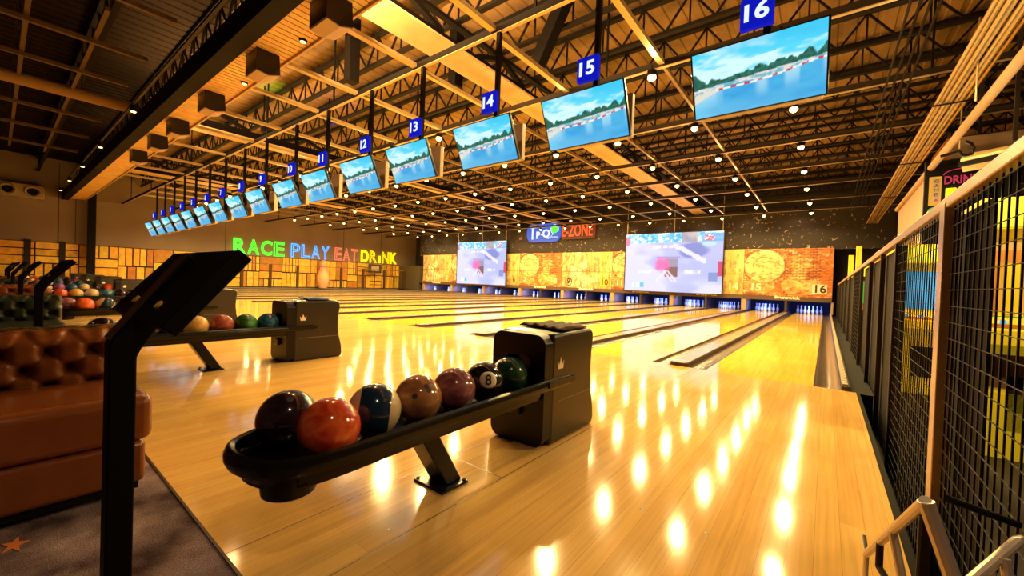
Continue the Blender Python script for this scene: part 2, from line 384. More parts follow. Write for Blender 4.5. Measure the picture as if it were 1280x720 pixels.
# ------------------------------------------------------------------ shell
struct(MB().box(WL, 0.28, 0.515, F, -0.06, 0.0).build('floor_approach', M['approach']))
fl = struct(MB().box(WL, 6.5, -4.5, 0.505, -0.06, 0.0).build('floor_carpet', M['carpet']))
st = []
for k in range(10):
    a = math.pi * k / 5 + .3; r = .075 if k % 2 == 0 else .028; st.append((-2.25 + r * math.cos(a) * .9, 0.055 + r * math.sin(a) * .5))
struct(MB().prism(st, 0.0005, 0.002, 'z').build('star_motif', M['star'], fl))
struct(MB().box(WL, 0.28, 0.505, 0.515, -0.03, 0.004).build('trim_1', M['capdark']))
struct(MB().box(0.28, 6.5, 0.505, 27.0, -0.45, -0.40).build('floor_arcade', M['dark_floor']))
struct(MB().box(0.28, 0.31, 0.505, F, -0.40, -0.005).build('trim_2', M['steel_black']))
d = MB()
for (x, y) in ((-0.62, 1.81), (-0.35, 1.81), (-1.34, 0.98), (-2.0, 1.81), (-2.35, 1.81), (-2.7, 1.81), (-3.05, 1.81)):
    d.lathe([(0.009, 0.0002), (0.009, 0.0008)], 10, (x, y, 0))
d.box(-1.652, -1.648, .52, 2.0, 0.0, .0006).box(-1.272, -1.268, .52, F, 0.0, .0006).box(-1.65, -1.27, 1.608, 1.613, 0.0, .0006)
for k in range(1, 8): d.box(-1.652 - 3.49 * k, -1.648 - 3.49 * k, .52, 2.0, 0.0, .0006).box(-1.272 - 3.49 * k, -1.268 - 3.49 * k, .52, F, 0.0, .0006)
struct(d.build('trim_3', M['capdark']))
struct(MB().box(WL - .3, WL, -4.5, 27.0, -0.1, ROOF).build('wall_left', M['wall_taupe']))
struct(MB().box(WL, 6.5, 24.9, 25.2, -0.5, ROOF).build('wall_far', M['wall_dark']))
struct(MB().box(6.5, 6.8, -4.5, 27.0, -0.5, ROOF).build('wall_right', M['wall_dark']))
struct(MB().box(WL, 6.5, -4.8, -4.5, -0.5, ROOF).build('wall_back', M['wall_dark']))
struct(MB().box(WL, -28.35, 22.95, 24.9, 0, 2.1).build('wall_corner', M['wall_olive']))
dk = MB(); n = int((6.5 - WL) / .3)
prof = []
for i in range(n):
    x = WL + i * .3; prof += [(x, ROOF + .025), (x + .08, ROOF + .025), (x + .10, ROOF), (x + .28, ROOF)]
prof += [(6.5, ROOF), (6.5, ROOF + .2), (WL, ROOF + .2)]
m_ = len(prof) - 2
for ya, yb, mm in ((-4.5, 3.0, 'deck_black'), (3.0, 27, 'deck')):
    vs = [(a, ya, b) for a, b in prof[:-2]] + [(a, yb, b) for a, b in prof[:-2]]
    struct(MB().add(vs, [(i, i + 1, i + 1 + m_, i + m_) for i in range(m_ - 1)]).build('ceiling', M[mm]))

# left wall wood cladding: patchwork of plank blocks
pk = MB(); rw = random.Random(3)
y = -2.2; bi = 0
tones = [(.95, .52, .045), (.95, .56, .06), (.90, .46, .04), (.55, .22, .02), (.98, .62, .09), (.95, .50, .04), (.92, .54, .05)]
while y < 23.0:
    bw = rw.choice([1.15, 1.5, 0.9]); bw = min(bw, 23.0 - y)
    split = rw.choice([.62, 1.1, 1.45, 1.1])
    for (z0, z1) in ((0.02, split), (split, 2.16)):
        vert = (bi + (0 if z0 < .1 else 1) + rw.randint(0, 1)) % 2 == 0
        k = rw.choice([2, 3, 4]) if not vert else rw.choice([3, 4, 5])
        for i in range(k):
            t = rw.choice([.03, .05, .10, .08, .04]); pk.col = tuple(c * rw.uniform(.85, 1.1) for c in rw.choice(tones)); g = .026
            if vert:
                s = bw / k; pk.box(WL, WL + t, y + i * s + g, y + (i + 1) * s - g, z0 + g * 1.5, z1 - g * 1.5)
            else:
                s = (z1 - z0) / k; pk.box(WL, WL + t, y + g, y + bw - g, z0 + i * s + g, z0 + (i + 1) * s - g)
    y += bw; bi += 1
struct(pk.build('trim_4', M['plank']))
struct(MB().box(WL, WL + .008, -2.2, 23.0, 0, 2.16).build('trim_10', M['steel_dark']))
for i, y in enumerate((0.9, 2.05)):
    struct(MB().box(WL, WL + .12, y, y + .22, 0, 2.24).build('trim_%d' % (5 + i), M['steel_dark']))
cl = tag(MB().box(WL + .35, WL + .65, 3.0, 3.3, 0, ROOF).build('steel_column', M['steel_black']), 'black steel column in front of the wood clad side wall', 'column'); struct(cl)
# thin panel joints on the taupe wall
j = MB()
for y in (2.0, 2.6, 9.3, 17.0, 17.5, 21.0): j.box(WL, WL + .012, y, y + .03, 2.2, 6.2)
struct(j.build('trim_7', M['wall_dark']))

# ------------------------------------------------------------------ lanes
for n in range(1, 17):
    x = lane_x(n)
    o = MB().box(x - LW / 2, x + LW / 2, F + .002, 24.7, -0.06, 0.0).build('bowling_lane', M['lane'])
    tag(o, 'glossy yellow bowling lane leading to the pins below number %s' % W[n], 'bowling lane', 'bowling lanes')
    dots = MB()
    for k in range(-3, 4):
        yy = F + 4.8 - abs(k) * .28; xx = x + k * .13
        dots.add([(xx - .016, yy, .0006), (xx + .016, yy, .0006), (xx, yy + .13, .0006)], [(0, 1, 2)])
    dots.build('arrow_marks', M['gutter'], o)
def gutter_poly(x0, x1):
    n = 8; top = []
    for i in range(n + 1):
        a = math.pi * i / n; top.append(((x0 + x1) / 2 - math.cos(a) * (x1 - x0) / 2, -0.004 - math.sin(a) * .055))
    return top + [(x1, -.09), (x0, -.09)]
for n in range(0, 16):
    x = div_x(n)
    if n == 0:
        tag(MB().prism(gutter_poly(x + .07, x + HW), F, 24.7, 'y').build('gutter', M['gutter'], smooth=True), 'dark gutter along the outer side of lane 1 by the wood wall', 'gutter', 'gutters'); continue
    e = empty('lane_divider', (x, F, 0))
    tag(e, 'twin gutters with raised cap between lanes %s and %s' % (W[n], W[n + 1]), 'lane divider', 'dividers between the lanes')
    for s, nm in ((-1, 'gutter'), (1, 'gutter')):
        a, b = (-HW, -.115) if s < 0 else (.115, HW)
        MB().prism(gutter_poly(a, b), 0, 24.7 - F, 'y').build(nm, M['gutter'], e, smooth=True)
    # raised cap with rounded nose
    pts = [(-.112, .07), (-.095, .025), (-.06, .006), (.06, .006), (.095, .025), (.112, .07), (.112, 24.7 - F), (-.112, 24.7 - F)]
    MB().prism(pts, -.05, .036, 'z').build('cap_base', M['capdark'], e)
    pts2 = [(a * .93, b + (.008 if b < 1 else 0)) for a, b in pts]
    MB().prism(pts2, .0365, .046, 'z').build('cap', M['cap'], e)
# right gutter of lane 16 and its studded kerb
xr = lane_x(16) + LW / 2
tag(MB().prism(gutter_poly(xr, xr + .235), F, 24.7, 'y').build('gutter', M['gutter'], smooth=True), 'grey gutter right of lane 16 beside the studded kerb', 'gutter', 'gutters')
kb = empty('studded_kerb', (xr + .26, F, 0)); tag(kb, 'low metal kerb with a row of glinting studs right of lane 16', 'kerb')
MB().box(-.022, .05, 0, 19.0, -.05, .045).build('kerb_bar', M['capdark'], kb, bevel=.006)
sd = MB(); y = .05
while y < 18.8: sd.box(-.02, .028, y, y + .085, .045, .062); y += .12
sd.build('studs', M['chrome'], kb)
struct(MB().box(xr + .31, 0.42, F, 24.7, -.4, -.01).build('trim_8', M['blackm']))

# pins
pinprof = [(.026, 0), (.031, .01), (.045, .05), (.057, .09), (.0605, .115), (.057, .15), (.045, .19), (.031, .225), (.024, .25), (.0235, .27), (.028, .30), (.032, .33), (.0315, .35), (.026, .37), (.015, .379), (.004, .381)]
pin_me = MB().lathe(pinprof, 14).mesh('bowling_pin', M['pin'], True)
for n in range(1, 17):
    x = lane_x(n); y0 = F + 18.05
    for r in range(4):
        for k in range(r + 1):
            o = bpy.data.objects.new('bowling_pin', pin_me); C.objects.link(o)
            o.location = (x + (k - r / 2) * .305, y0 + r * .264, 0)
            tag(o, 'blue-lit bowling pin in the rack at the end of lane %s' % W[n], 'bowling pin', 'bowling pins of lane %s' % W[n])

# masking wall: one unit per pair of lanes
mask_z0, mask_z1 = .79, 3.05
num_style = {1: 'cream', 2: 'cream', 3: 'paper', 4: 'paper', 5: 'ink', 6: 'ink', 7: 'cream', 8: 'paper', 9: 'ring', 10: 'ytile', 11: 'paper', 12: 'tile', 13: 'cream', 14: 'cream', 15: 'cream', 16: 'tile'}
wood_me = painted('mural_print', 3.49, mask_z1 - mask_z0, 110, 76, mural_fn(0, 11), M['mural'])
brick_me = painted('mural_print', 3.49, mask_z1 - mask_z0, 110, 76, mural_fn(1, 5), M['mural'])
hr = (math.pi / 2, 0, 0)
for pr_ in range(8):                       # pair 0 = lanes 15 and 16
    xc = .22 - 1.75 - pr_ * 3.5; a, b = 15 - 2 * pr_, 16 - 2 * pr_
    brick = pr_ % 2 == 0
    e = empty('masking_panel', (xc, MASK, 0))
    tag(e, ('orange brick mural panel with pale ball' if brick else 'pale wood plank mural panel') + ' over lanes %s and %s' % (W[a], W[b]), 'masking panel', 'mural panels above the pins')
    MB().box(-1.745, 1.745, .004, .06, mask_z0, mask_z1).build('backing', M['steel_dark'], e)
    o = bpy.data.objects.new('mural_print', brick_me if brick else wood_me); C.objects.link(o); o.parent = e; o.location = (0, 0, (mask_z0 + mask_z1) / 2)
    MB().box(-1.745, 1.745, -.05, .055, mask_z0 - .20, mask_z0 - .002).build('fascia_strip', M['fascia'], e)
    nm = text('maker_lettering', 'Brunswick', .16, M['cream'], e, (0.1, -.058, mask_z0 - .05), hr, .004, fit=(1.0, .15), bold=.006)
    for side, n in ((-1, a), (1, b)):
        x = side * .87 + (.42 if side > 0 else -.35); z = 1.17; st_ = num_style[n]
        if st_ in ('tile', 'ytile'): MB().box(x - .27, x + .27, -.012, -.002, z - .22, z + .22).build('number_tile', M['paper_yellow'] if st_ == 'ytile' else M['paper'], e)
        if st_ == 'ring':
            MB().tube([(x + .25 * math.cos(t * math.pi / 8), -.01, z + .25 * math.sin(t * math.pi / 8)) for t in range(16)], .02, 6, closed=True).build('number_ring', M['ink'], e)
        text('lane_number', str(n), .5, M['ink'] if st_ in ('tile', 'ytile', 'ring', 'ink') else M['paper'], e, (x, -.018, z), hr, .003, bold=.012)
# pillars between lanes in the pit, pit walls, ball curtain
for n in range(0, 17):
    x = div_x(n); w_ = .10 if n % 2 == 1 else .22
    if n == 16: x = xr + .31; w_ = .08
    tag(MB().box(x - w_ / 2, x + w_ / 2, MASK - .03, 24.6, 0.047, mask_z0 - .205).build('pit_pillar', M['wall_tan'] if n % 2 == 0 else M['capdark'], bevel=.01), ('brown pillar carrying the mural wall right of lane %s' % W[n]) if n else 'brown pillar carrying the mural wall left of lane 1', 'pillar', 'pillars between the pin decks')
struct(MB().box(-28.4, .4, 24.62, 24.7, -.1, .6).build('wall_pit', mat('pit_curtain', (.006, .007, .02), .8)))
for pr_ in range(8):
    for s in (0, 1):
        n = 16 - 2 * pr_ - s
        lamp('pit_light', 'AREA', (lane_x(n), MASK + .35, .56), 38, (.05, .16, 1.0), shape='RECTANGLE', size=1.0, size_y=.3, rot=(.45, 0, 0))
struct(MB().box(-28.4, .4, MASK + .06, 24.7, mask_z0 - .19, mask_z0 - .16).build('ceiling_pit', M['blackm']))

# far dark wall with splattered white drawing
def splat():
    m, nt, p, N = nodes('splatter_wall'); p.inputs['Roughness'].default_value = 0.8
    tc = N('ShaderNodeTexCoord'); n = N('ShaderNodeTexNoise'); n.inputs['Scale'].default_value = 3.4; n.inputs['Detail'].default_value = 12; n.inputs['Distortion'].default_value = 2.2; lk(nt, tc.outputs['Object'], n.inputs['Vector'])
    r = N('ShaderNodeValToRGB'); e = r.color_ramp.elements; e[0].position = .625; e[0].color = (.026, .018, .014, 1); e[1].position = .68; e[1].color = (.34, .26, .21, 1); lk(nt, n.outputs['Fac'], r.inputs[0]); lk(nt, r.outputs[0], p.inputs['Base Color']); return m
struct(MB().box(-28.4, 2.2, MASK + .12, MASK + .2, mask_z1 - .05, 4.9).build('wall_mural_top', splat()))

# two hanging projection screens
scr_me = painted('picture', 5.0, 3.22, 130, 84, proj_fn, M['projection'])
for i, (x, w_, lab) in enumerate(((-6.74, 5.12, 'large projection screen showing a racing game, right one above lanes 11 to 13'), (-20.75, 4.98, 'large projection screen showing a racing game, left one near the wood wall'))):
    e = empty('projection_screen', (x, MASK - .35, 2.38 + (-.03 if i else 0))); tag(e, lab, 'projection screen', 'projection screens in front of the mural wall')
    o = bpy.data.objects.new('picture', scr_me); C.objects.link(o); o.parent = e; o.scale = (w_ / 5.0, 1, 1)
    fr = MB(); hw_, hh = w_ / 2, 1.61; t = .05
    fr.box(-hw_ - t, hw_ + t, 0.003, .04, -hh - t, hh + t); fr.box(-hw_ - t, -hw_, -.02, .003, -hh, hh); fr.box(hw_, hw_ + t, -.02, .003, -hh, hh); fr.box(-hw_ - t, hw_ + t, -.02, .003, hh, hh + t); fr.box(-hw_ - t, hw_ + t, -.02, .003, -hh - t, -hh)
    fr.build('frame', M['steel_dark'], e)
    for sx in (-1, 0.05, 1): MB().tube([(sx * hw_ * .98, .02, hh), (sx * hw_ * .98, .02, 6.3 - 2.38)], .018, 6).build('hanging_cable', M['tube'], e)

# neon E-ZONE sign on the far wall
e = empty('neon_sign', (-14.0, MASK - .05, 4.42)); tag(e, 'neon sign with blue-lit logo and red E-ZONE letters on the far wall', 'neon sign')
def rrect(w, h, r, n=5):
    o = []
    for cx, cy, a0 in ((w / 2 - r, h / 2 - r, 0), (-w / 2 + r, h / 2 - r, 90), (-w / 2 + r, -h / 2 + r, 180), (w / 2 - r, -h / 2 + r, 270)):
        for k in range(n + 1): a = math.radians(a0 + 90 * k / n); o.append((cx + r * math.cos(a), cy + r * math.sin(a)))
    return o
M['sign_blue'] = glow('logo_backlight', (0.01, 0.13, 0.70), .9); M['sign_red'] = glow('letters_backlight', (0.22, 0.012, 0.004), .6)
MB().prism([(a - 1.35, b) for a, b in rrect(2.75, 1.25, .5)], .02, .12, 'y').build('blue_backing', M['sign_blue'], e)
MB().prism([(a + 1.30, b + .05) for a, b in rrect(2.45, 1.10, .12)], .02, .12, 'y').build('red_backing', M['sign_red'], e)
text('letter', 'T', .9, M['white_glow'], e, (-2.2, -.02, .05), hr, .02, fit=(.56, .95), bold=.02)
text('letter', 'P', .6, M['white_glow'], e, (-1.74, -.02, -.14), hr, .02, fit=(.30, .50), bold=.02)
text('letter', 'Q', .6, M['white_glow'], e, (-1.08, -.02, -.10), hr, .02, fit=(.62, .66), bold=.02)
MB().box(-1.52, -1.38, -.03, .0, -.16, -.08).build('dash', M['white_glow'], e)
MB().lathe([(.24, -.03), (.24, .0)], 20, (-.42, 0, .20), 'y').build('green_ball', M['g_green'], e)
MB().tube([(-.42 + .3 * math.cos(t * math.pi / 10 - .6), -.02, .20 + .3 * math.sin(t * math.pi / 10 - .6)) for t in range(0, 17)] + [(-.72, -.02, -.30), (-.15, -.02, -.32)], .025, 6).build('swoosh', M['white_glow'], e)
text('lettering', 'E-ZONE', .9, M['g_orange'], e, (1.27, -.02, .05), hr, .02, fit=(2.2, .80), bold=.015)

# neon words on the left wall
wr = (math.pi / 2, 0, math.pi / 2)
def word(name, letters, y0, y1, z0, z1, m, lab, filled=()):
    e = empty('neon_word', (WL + .08, (y0 + y1) / 2, (z0 + z1) / 2)); tag(e, lab, 'neon sign', 'neon words on the side wall')
    n = len(letters); wd = [(.5 if c in '1' else 1.0) for c in letters]; tot = sum(wd); gap = .09; L = (y1 - y0); cur = -L / 2
    for i, c in enumerate(letters):
        lw = L * wd[i] / tot; h = (z1 - z0) * (1.0 if c != '1' else .62)
        text('letter', c, 1.0, m, e, (0, cur + lw / 2, -(z1 - z0) / 2 + h / 2), wr, .03, fit=((lw - gap) * (.6 if c == '1' else 1), h), outline=None if i in filled else .026, bold=.03 if (i in filled and c != '1') else 0)
        cur += lw
    return e
word('race', 'RACE', 9.7, 13.0, 2.23, 3.27, M['g_green'], 'green neon word RACE on the side wall above the wood panels', (0,))
word('play', 'PLAY', 13.35, 16.35, 2.23, 3.26, M['g_blue'], 'blue neon word PLAY on the side wall')
word('eat', 'EAT', 16.7, 18.8, 2.23, 3.26, M['g_red'], 'salmon red outlined neon word EAT on the side wall')
word('drink', 'DR1NK', 19.0, 22.7, 2.23, 3.26, M['g_yellow'], 'yellow neon word DRINK at the far end of the side wall', (0, 2, 4))

# low net barrier before the wood wall
e = empty('net_barrier', (WL + 1.25, 16.0, 0)); tag(e, 'dark post-and-wire barrier standing before the wood clad wall', 'barrier')
for y in (9.9, 11.6, 13.4, 16.7, 18.6, 20.6, 22.6): MB().box(-.05, .05, y - 16 - .08, y - 16 + .08, 0, 1.62).build('post', M['post_dark'], e)
MB().bar((0, -6.1, 1.62), (0, 6.6, 1.62), .04, .05).build('top_wire', M['ab_brown'], e)
# giant bowling pin display
e = empty('giant_bowling_pin', (WL + .6, 15.6, 0)); tag(e, 'tall pale pin-shaped display against the wood wall below the word PLAY', 'display')
MB().lathe([(.28, 0), (.40, .3), (.46, .7), (.40, 1.1), (.27, 1.4), (.22, 1.6), (.26, 1.85), (.22, 2.05), (.05, 2.16)], 16).build('body', M['pin_pink'], e, smooth=True)
MB().lathe([(.235, 1.52), (.235, 1.66)], 16).build('neck_band', M['g_red'], e)
# info display on a pole
e = empty('info_display', (WL + .9, 19.9, 0)); tag(e, 'small dark information screen on a thin pole by the wood wall', 'display')
MB().tube([(0, 0, 0), (0, 0, 1.35)], .025, 8).build('pole', M['steel_black'], e)
MB().box(-.03, .03, -.62, .62, 1.35, 2.08).build('housing', M['wall_dark'], e)
MB().box(.03, .04, -.36, .36, 1.52, 1.92).build('screen', M['speaker_panel'], e)
# duct unit with round nozzles high on the left wall
e = empty('air_diffuser', (WL + .02, .4, 4.55)); tag(e, 'long grey air unit with round jet nozzles high on the side wall', 'air diffuser')
MB().box(0, .5, -1.3, 1.1, -.33, .33).build('casing', M['ac'], e, bevel=.03)
for y in (-.85, -.05, .72):
    MB().lathe([(.27, .5), (.28, .53), (.25, .56), (.21, .53), (.17, .50), (.12, .47)], 24, (0, y, 0), 'x').build('nozzle', M['ac'], e, smooth=True)
    MB().lathe([(.11, .50), (.11, .545)], 20, (0, y, 0), 'x').build('nozzle_core', M['blackm'], e)

# ------------------------------------------------------------------ ceiling structure
jr = random.Random(5)
def joist():
    e = empty('roof_joist', (0, 0, 0)); z0, z1 = 5.72, 6.28; a, b = WL + .02, 6.48
    MB().box(a, b, -.06, .06, z1, z1 + .07).build('top_chord', M['joist'], e)
    MB().box(a, b, -.05, .05, z0 - .06, z0).build('bottom_chord', M['joist'], e)
    wb = MB(); x = a + .1; k = 0
    while x < b - .8:
        wb.bar((x, 0, z0), (x + .42, 0, z1), .034, .034); wb.bar((x + .42, 0, z1), (x + .84, 0, z0), .034, .034)
        wb.bar((x + .42, 0, z0), (x + .42, 0, z1), .03, .03); x += .84
    wb.build('web', M['joist'], e)
    return e
js = joist(); jys = [-1.6, -.1, 1.3] + [2.7 + 1.22 * i for i in range(18)]
for i, y in enumerate(jys):
    o = js if i == 0 else copy_tree(js); o.location = (0, y, 0)
    tag(o, 'dark open-web roof joist crossing the hall, %s from the camera end' % ORD[i], 'roof joist', 'open-web roof joists')
# girders along the lanes
def girder():
    e = empty('roof_girder', (0, 0, 0))
    MB().box(-.30, .30, 2.95, 24.85, 5.02, 5.06).build('bottom_flange', M['girder'], e)
    MB().box(-.03, .03, 2.95, 24.85, 5.06, 5.34).build('stem', M['steel_black'], e)
    MB().box(-.06, .06, 2.95, 24.85, 5.60, 5.66).build('top_flange', M['steel_black'], e)
    y = 3.3
    while y < 23.5:
        MB().bar((0, y, 5.34), (0, y + .75, 5.6), .10, .08).build('web_brace', M['steel_black'], e)
        MB().bar((0, y + 1.5, 5.34), (0, y + .75, 5.6), .10, .08).build('web_brace', M['steel_black'], e); y += 2.4
    return e
g = girder()
for i, x in enumerate((-5.5, -14.2, -22.9)):
    o = g if i == 0 else copy_tree(g); o.location = (x, 0, 0)
    tag(o, ['wide tan-bottomed roof girder above lanes 13 and 14', 'tan-bottomed roof girder above lanes 8 and 9', 'tan-bottomed roof girder above lanes 3 and 4'][i], 'roof girder', 'roof girders along the lanes')
# heavy dark braces
for i, (a, b) in enumerate((((-6.4, 6.0, 5.1), (-6.4, 6.0, 6.35)), ((-4.35, 6.1, 5.0), (-3.6, 6.1, 6.35)), ((-7.9, 4.5, 5.0), (-7.9, 4.5, 6.3)))):
    tag(MB().bar(a, b, .22, .22).build('roof_brace', M['steel_black']), ['thick black upright brace right beside the wide tan girder', 'thick black slanting roof brace above television 15', 'thick black upright brace behind the slatted bulkhead'][i], 'roof brace')

# pipe grid carrying the lights
YB = [6.6, 9.17, 11.66, 14.05, 16.5, 19.15, 21.5]
for i, y in enumerate([4.4] + YB):
    o = MB().box(WL + .05, 6.3, y - .03, y + .03, 4.56, 4.66 if i else 4.66).build('support_bar', M['steel_black'] if i == 0 else M['steel_dark'])
    ch = MB().box(WL + .05, 6.3, y - .028, y + .028, 4.548, 4.559).build('lit_underside', M['tube'], o)  # pale strip paints the light caught by the bar's underside
    tag(o, 'long square pipe across the hall carrying the televisions' if i == 0 else 'long square pipe across the hall carrying the %s row of lane lights' % ORD[i - 1], 'support bar', 'ceiling pipes across the hall')
    for k, x in enumerate((-29, -24.6, -18.5, -11.8, -8.4, -3.2, 1.2)):
        MB().bar((x, y, 4.66), (x, y, 6.4), .03, .03).build('drop_rod', M['steel_black'], o)
def channel(L, w=.03, m='tube_dim'):
    return MB().box(-w, w, 0, L, 4.59, 4.61).box(-w, -w + .008, 0, L, 4.61, 4.66).box(w - .008, w, 0, L, 4.61, 4.66).mesh('lighting_channel', M[m])
CY = [4.4] + YB; CM = [channel(CY[i + 1] - CY[i] - .064, .045 if i == 0 else .026, 'tube' if i == 0 else 'tube_dim') for i in range(7)]
for n in range(1, 16):
    for r in range(7):
        o = bpy.data.objects.new('lighting_channel', CM[r]); C.objects.link(o); o.location = (lane_x(n) + .12, CY[r] + .032, 0)
        tag(o, 'pale metal lighting channel over lane %s, %s from the televisions' % (W[n], ORD[r]), 'lighting channel', 'lighting channels over the lanes')
# channels between the slatted bulkhead and the television bar
for i, x in enumerate((-3.9, -5.65, -7.45, -9.0, -10.9, -12.6, -14.8, -17.0, -19.2, -21.5)):
    tag(MB().box(x - .05, x + .05, 2.98, 4.36, 4.58, 4.64).build('ceiling_channel', M['tube']), 'pale channel from the slatted bulkhead to the television pipe, %s from the right' % ORD[i], 'ceiling channel', 'channels behind the televisions')

# bare bulb fixtures
def fixture():
    e = empty('spotlight', (0, 0, 0))
    MB().lathe([(.012, .0), (.012, .07)], 6, (0, 0, 0)).build('stem', M['steel_black'], e)
    MB().lathe([(.075, -.10), (.075, -.02), (.02, 0)], 12, (0, 0, 0)).build('housing', M['steel_black'], e, smooth=True)
    MB().lathe([(.01, -.185), (.045, -.172), (.07, -.14), (.066, -.103)], 12).build('bulb', M['bulb'], e, smooth=True)
    return e
fx = fixture(); first = True
for n in range(1, 17):
    for r, y in enumerate(YB):
        o = fx if first else copy_tree(fx); first = False
        x = lane_x(n) + jr.uniform(-.03, .03); o.location = (x, y + jr.uniform(-.04, .04), 4.55)
        tag(o, 'glowing warm bulb spotlight over lane %s, %s row from the televisions' % (W[n], ORD[r]), 'spotlight', 'warm spotlights over the lanes')
        lamp('spotlight_glow', 'POINT', (o.location.x, o.location.y, 4.33), 22 if r == 0 else 13, (1.0, .60, .22), .05)
        lamp('spotlight_beam', 'SPOT', (o.location.x, o.location.y, 4.34), 205 * ((1.6 if n > 13 else 3.4 if n > 8 else 1.6) if r == 0 else 1), (1.0, .69, .25), .05, spot_size=2.85, spot_blend=.35)
# wall-wash spots at the far wall
for i in range(14):
    x = -1.2 - i * 2.0
    e = empty('wall_washer', (x, MASK - .9, 4.75)); tag(e, 'small white spotlight aimed at the far wall, %s from the right' % ORD[i], 'spotlight', 'wall washing spots at the far wall')
    MB().lathe([(.06, -.1), (.06, .1)], 10, axis='y').build('housing', M['steel_black'], e); MB().lathe([(.05, .1), (.05, .115)], 10, axis='y').build('lens', M['bulb_white'], e)
    lamp('washer_glow', 'SPOT', (x, MASK - .75, 4.7), 50, (1.0, .66, .32), .05, spot_size=2.2, spot_blend=.8, rot=(math.radians(22), 0, 0))
# slatted bulkhead behind the televisions
e = empty('slatted_bulkhead', (0, 0, 0)); tag(e, 'long black bulkhead with a pale timber slat soffit crossing the hall', 'bulkhead')
MB().box(WL + .02, 3.0, 2.10, 2.34, 4.41, 4.78).build('black_casing', M['steel_black'], e)
MB().box(WL + .02, 3.0, 2.34, 2.92, 4.53, 4.78).build('core', M['steel_black'], e)
MB().box(WL + .02, 3.0, 2.92, 2.95, 4.46, 4.78).build('front_edge', M['girder'], e)
sl = MB(); x = WL + .1; rs = random.Random(8)
while x < 2.9:
    sl.col = tuple(c * rs.uniform(.85, 1.1) for c in (.92, .62, .24)); sl.box(x, x + .105, 2.345, 2.915, 4.50, 4.529); x += .128
sl.build('slats', M['slat'], e)
for i, x in enumerate((-4.1, -6.3, -8.6, -11.0, -13.2)):  # small lamps added in the soffit to brighten the left floor
    o = MB().lathe([(.05, 4.47), (.06, 4.4995)], 14, (x, 2.80, 0)).build('soffit_fill_light', M['steel_black'], smooth=True)
    MB().lathe([(.04, 4.464), (.042, 4.4695)], 14, (x, 2.80, 0)).build('lens', M['bulb_small'], o)
    tag(o, 'small round fill light added in the slatted soffit, %s from the right' % ORD[i], 'downlight', 'added fill lights in the slatted soffit')
    lamp('soffit_fill_glow', 'SPOT', (x, 2.80, 4.44), 120, (1.0, .58, .24), .06, spot_size=2.3, spot_blend=.6)
# wedge loudspeakers under the soffit
def spk():
    e = empty('ceiling_speaker', (0, 0, 0))
    MB().prism([(-.16, -.34), (.02, -.36), (.19, -.30), (.17, -.001), (-.16, -.001)], -.22, .22).build('cabinet', M['black'], e)
    MB().prism([(-.15, -.352), (.02, -.375), (.185, -.315), (.185, -.30), (.02, -.36), (-.15, -.34)], -.21, .21).build('grille', M['speaker_panel'], e)
    return e
sp = spk()
for i, x in enumerate((-5.15, -7.3, -9.8, -12.2, -14.1, -16.4)):
    o = sp if i == 0 else copy_tree(sp); o.location = (x, 2.62, 4.50)
    tag(o, 'black wedge loudspeaker under the slatted soffit, %s from the right' % ORD[i], 'loudspeaker', 'loudspeakers under the soffit')
# track with small spots at the camera side
e = empty('spot_track', (0, 1.80, 4.5)); tag(e, 'thin ceiling track with small warm spots left of the bulkhead', 'track light')
MB().box(-28, -1, -.02, .02, 0, .04).build('track_rail', M['steel_dark'], e)
for x in (-11.85, -16.2, -19.9, -23.7, -27.1):
    MB().lathe([(.05, -.14), (.06, -.02), (.02, 0)], 10, (x, 0, 0)).build('spot_head', M['steel_black'], e); MB().lathe([(.045, -.16), (.05, -.14)], 10, (x, 0, 0)).build('spot_lens', M['bulb_small'], e)
# pipes and ducts in the dark near ceiling
tag(MB().tube([(-13.7, -3.5, 4.95), (-13.7, 2.05, 4.95)], .13, 12).build('air_duct', M['duct_brown'], smooth=True), 'thick round air duct in the dark ceiling left of the bulkhead', 'duct')
for x, y in ((-13.7, -1.0), (-13.7, 1.2)): tag(MB().box(x - .01, x + .01, y - .01, y + .01, 5.07, ROOF).build('duct_hanger', M['steel_dark']), ['far hanger of the round air duct', 'near hanger of the round air duct'][y > 0], 'hanger')
for i, (x, z) in enumerate(((-8.3, 4.9), (-10.26, 4.9), (-12.03, 4.9), (-15.6, 4.9), (-17.9, 4.9), (-20.5, 4.9))):
    o = MB().box(x - .035, x + .035, -3.4, 1.74, z, z + .07).build('ceiling_rail', M['rail_dark'])
    MB().box(x - .012, x + .012, .2, .224, z + .07, ROOF).build('rail_hanger', M['steel_dark'], o)
    tag(o, 'slim metal rail in the dark ceiling behind the bulkhead, %s from the right' % ORD[i], 'ceiling rail', 'rails in the dark ceiling')
for i, y in enumerate((.28, 1.05)):
    tag(MB().box(-22, -9.0, y - .03, y + .03, 5.0, 5.06).build('cross_rail', M['rail_dark']), ['far', 'near'][i] + ' thin cross rail lying over the rails of the dark ceiling', 'ceiling rail', 'cross rails in the dark ceiling')
# stage spots throwing colour on the roof
for i, (x, y, col, pw) in enumerate(((-13.0, 4.75, (.15, 1, .05), 55), (-12.2, 6.25, (.10, .15, 1), 45))):
    e = empty('colour_spot', (x, y, 5.2)); tag(e, ['small black stage spot throwing green light on the roof', 'small black stage spot throwing blue light on the roof'][i], 'stage light')
    MB().lathe([(.08, -.12), (.09, .1)], 12).build('housing', M['steel_black'], e); MB().bar((0, 0, .1), (0, 0, 1.2), .03, .03).build('stem', M['steel_black'], e)
    lamp('colour_glow', 'SPOT', (x, y + .16, 5.33), pw, col, .05, spot_size=1.3, spot_blend=.6, rot=(math.radians(180), 0, 0))

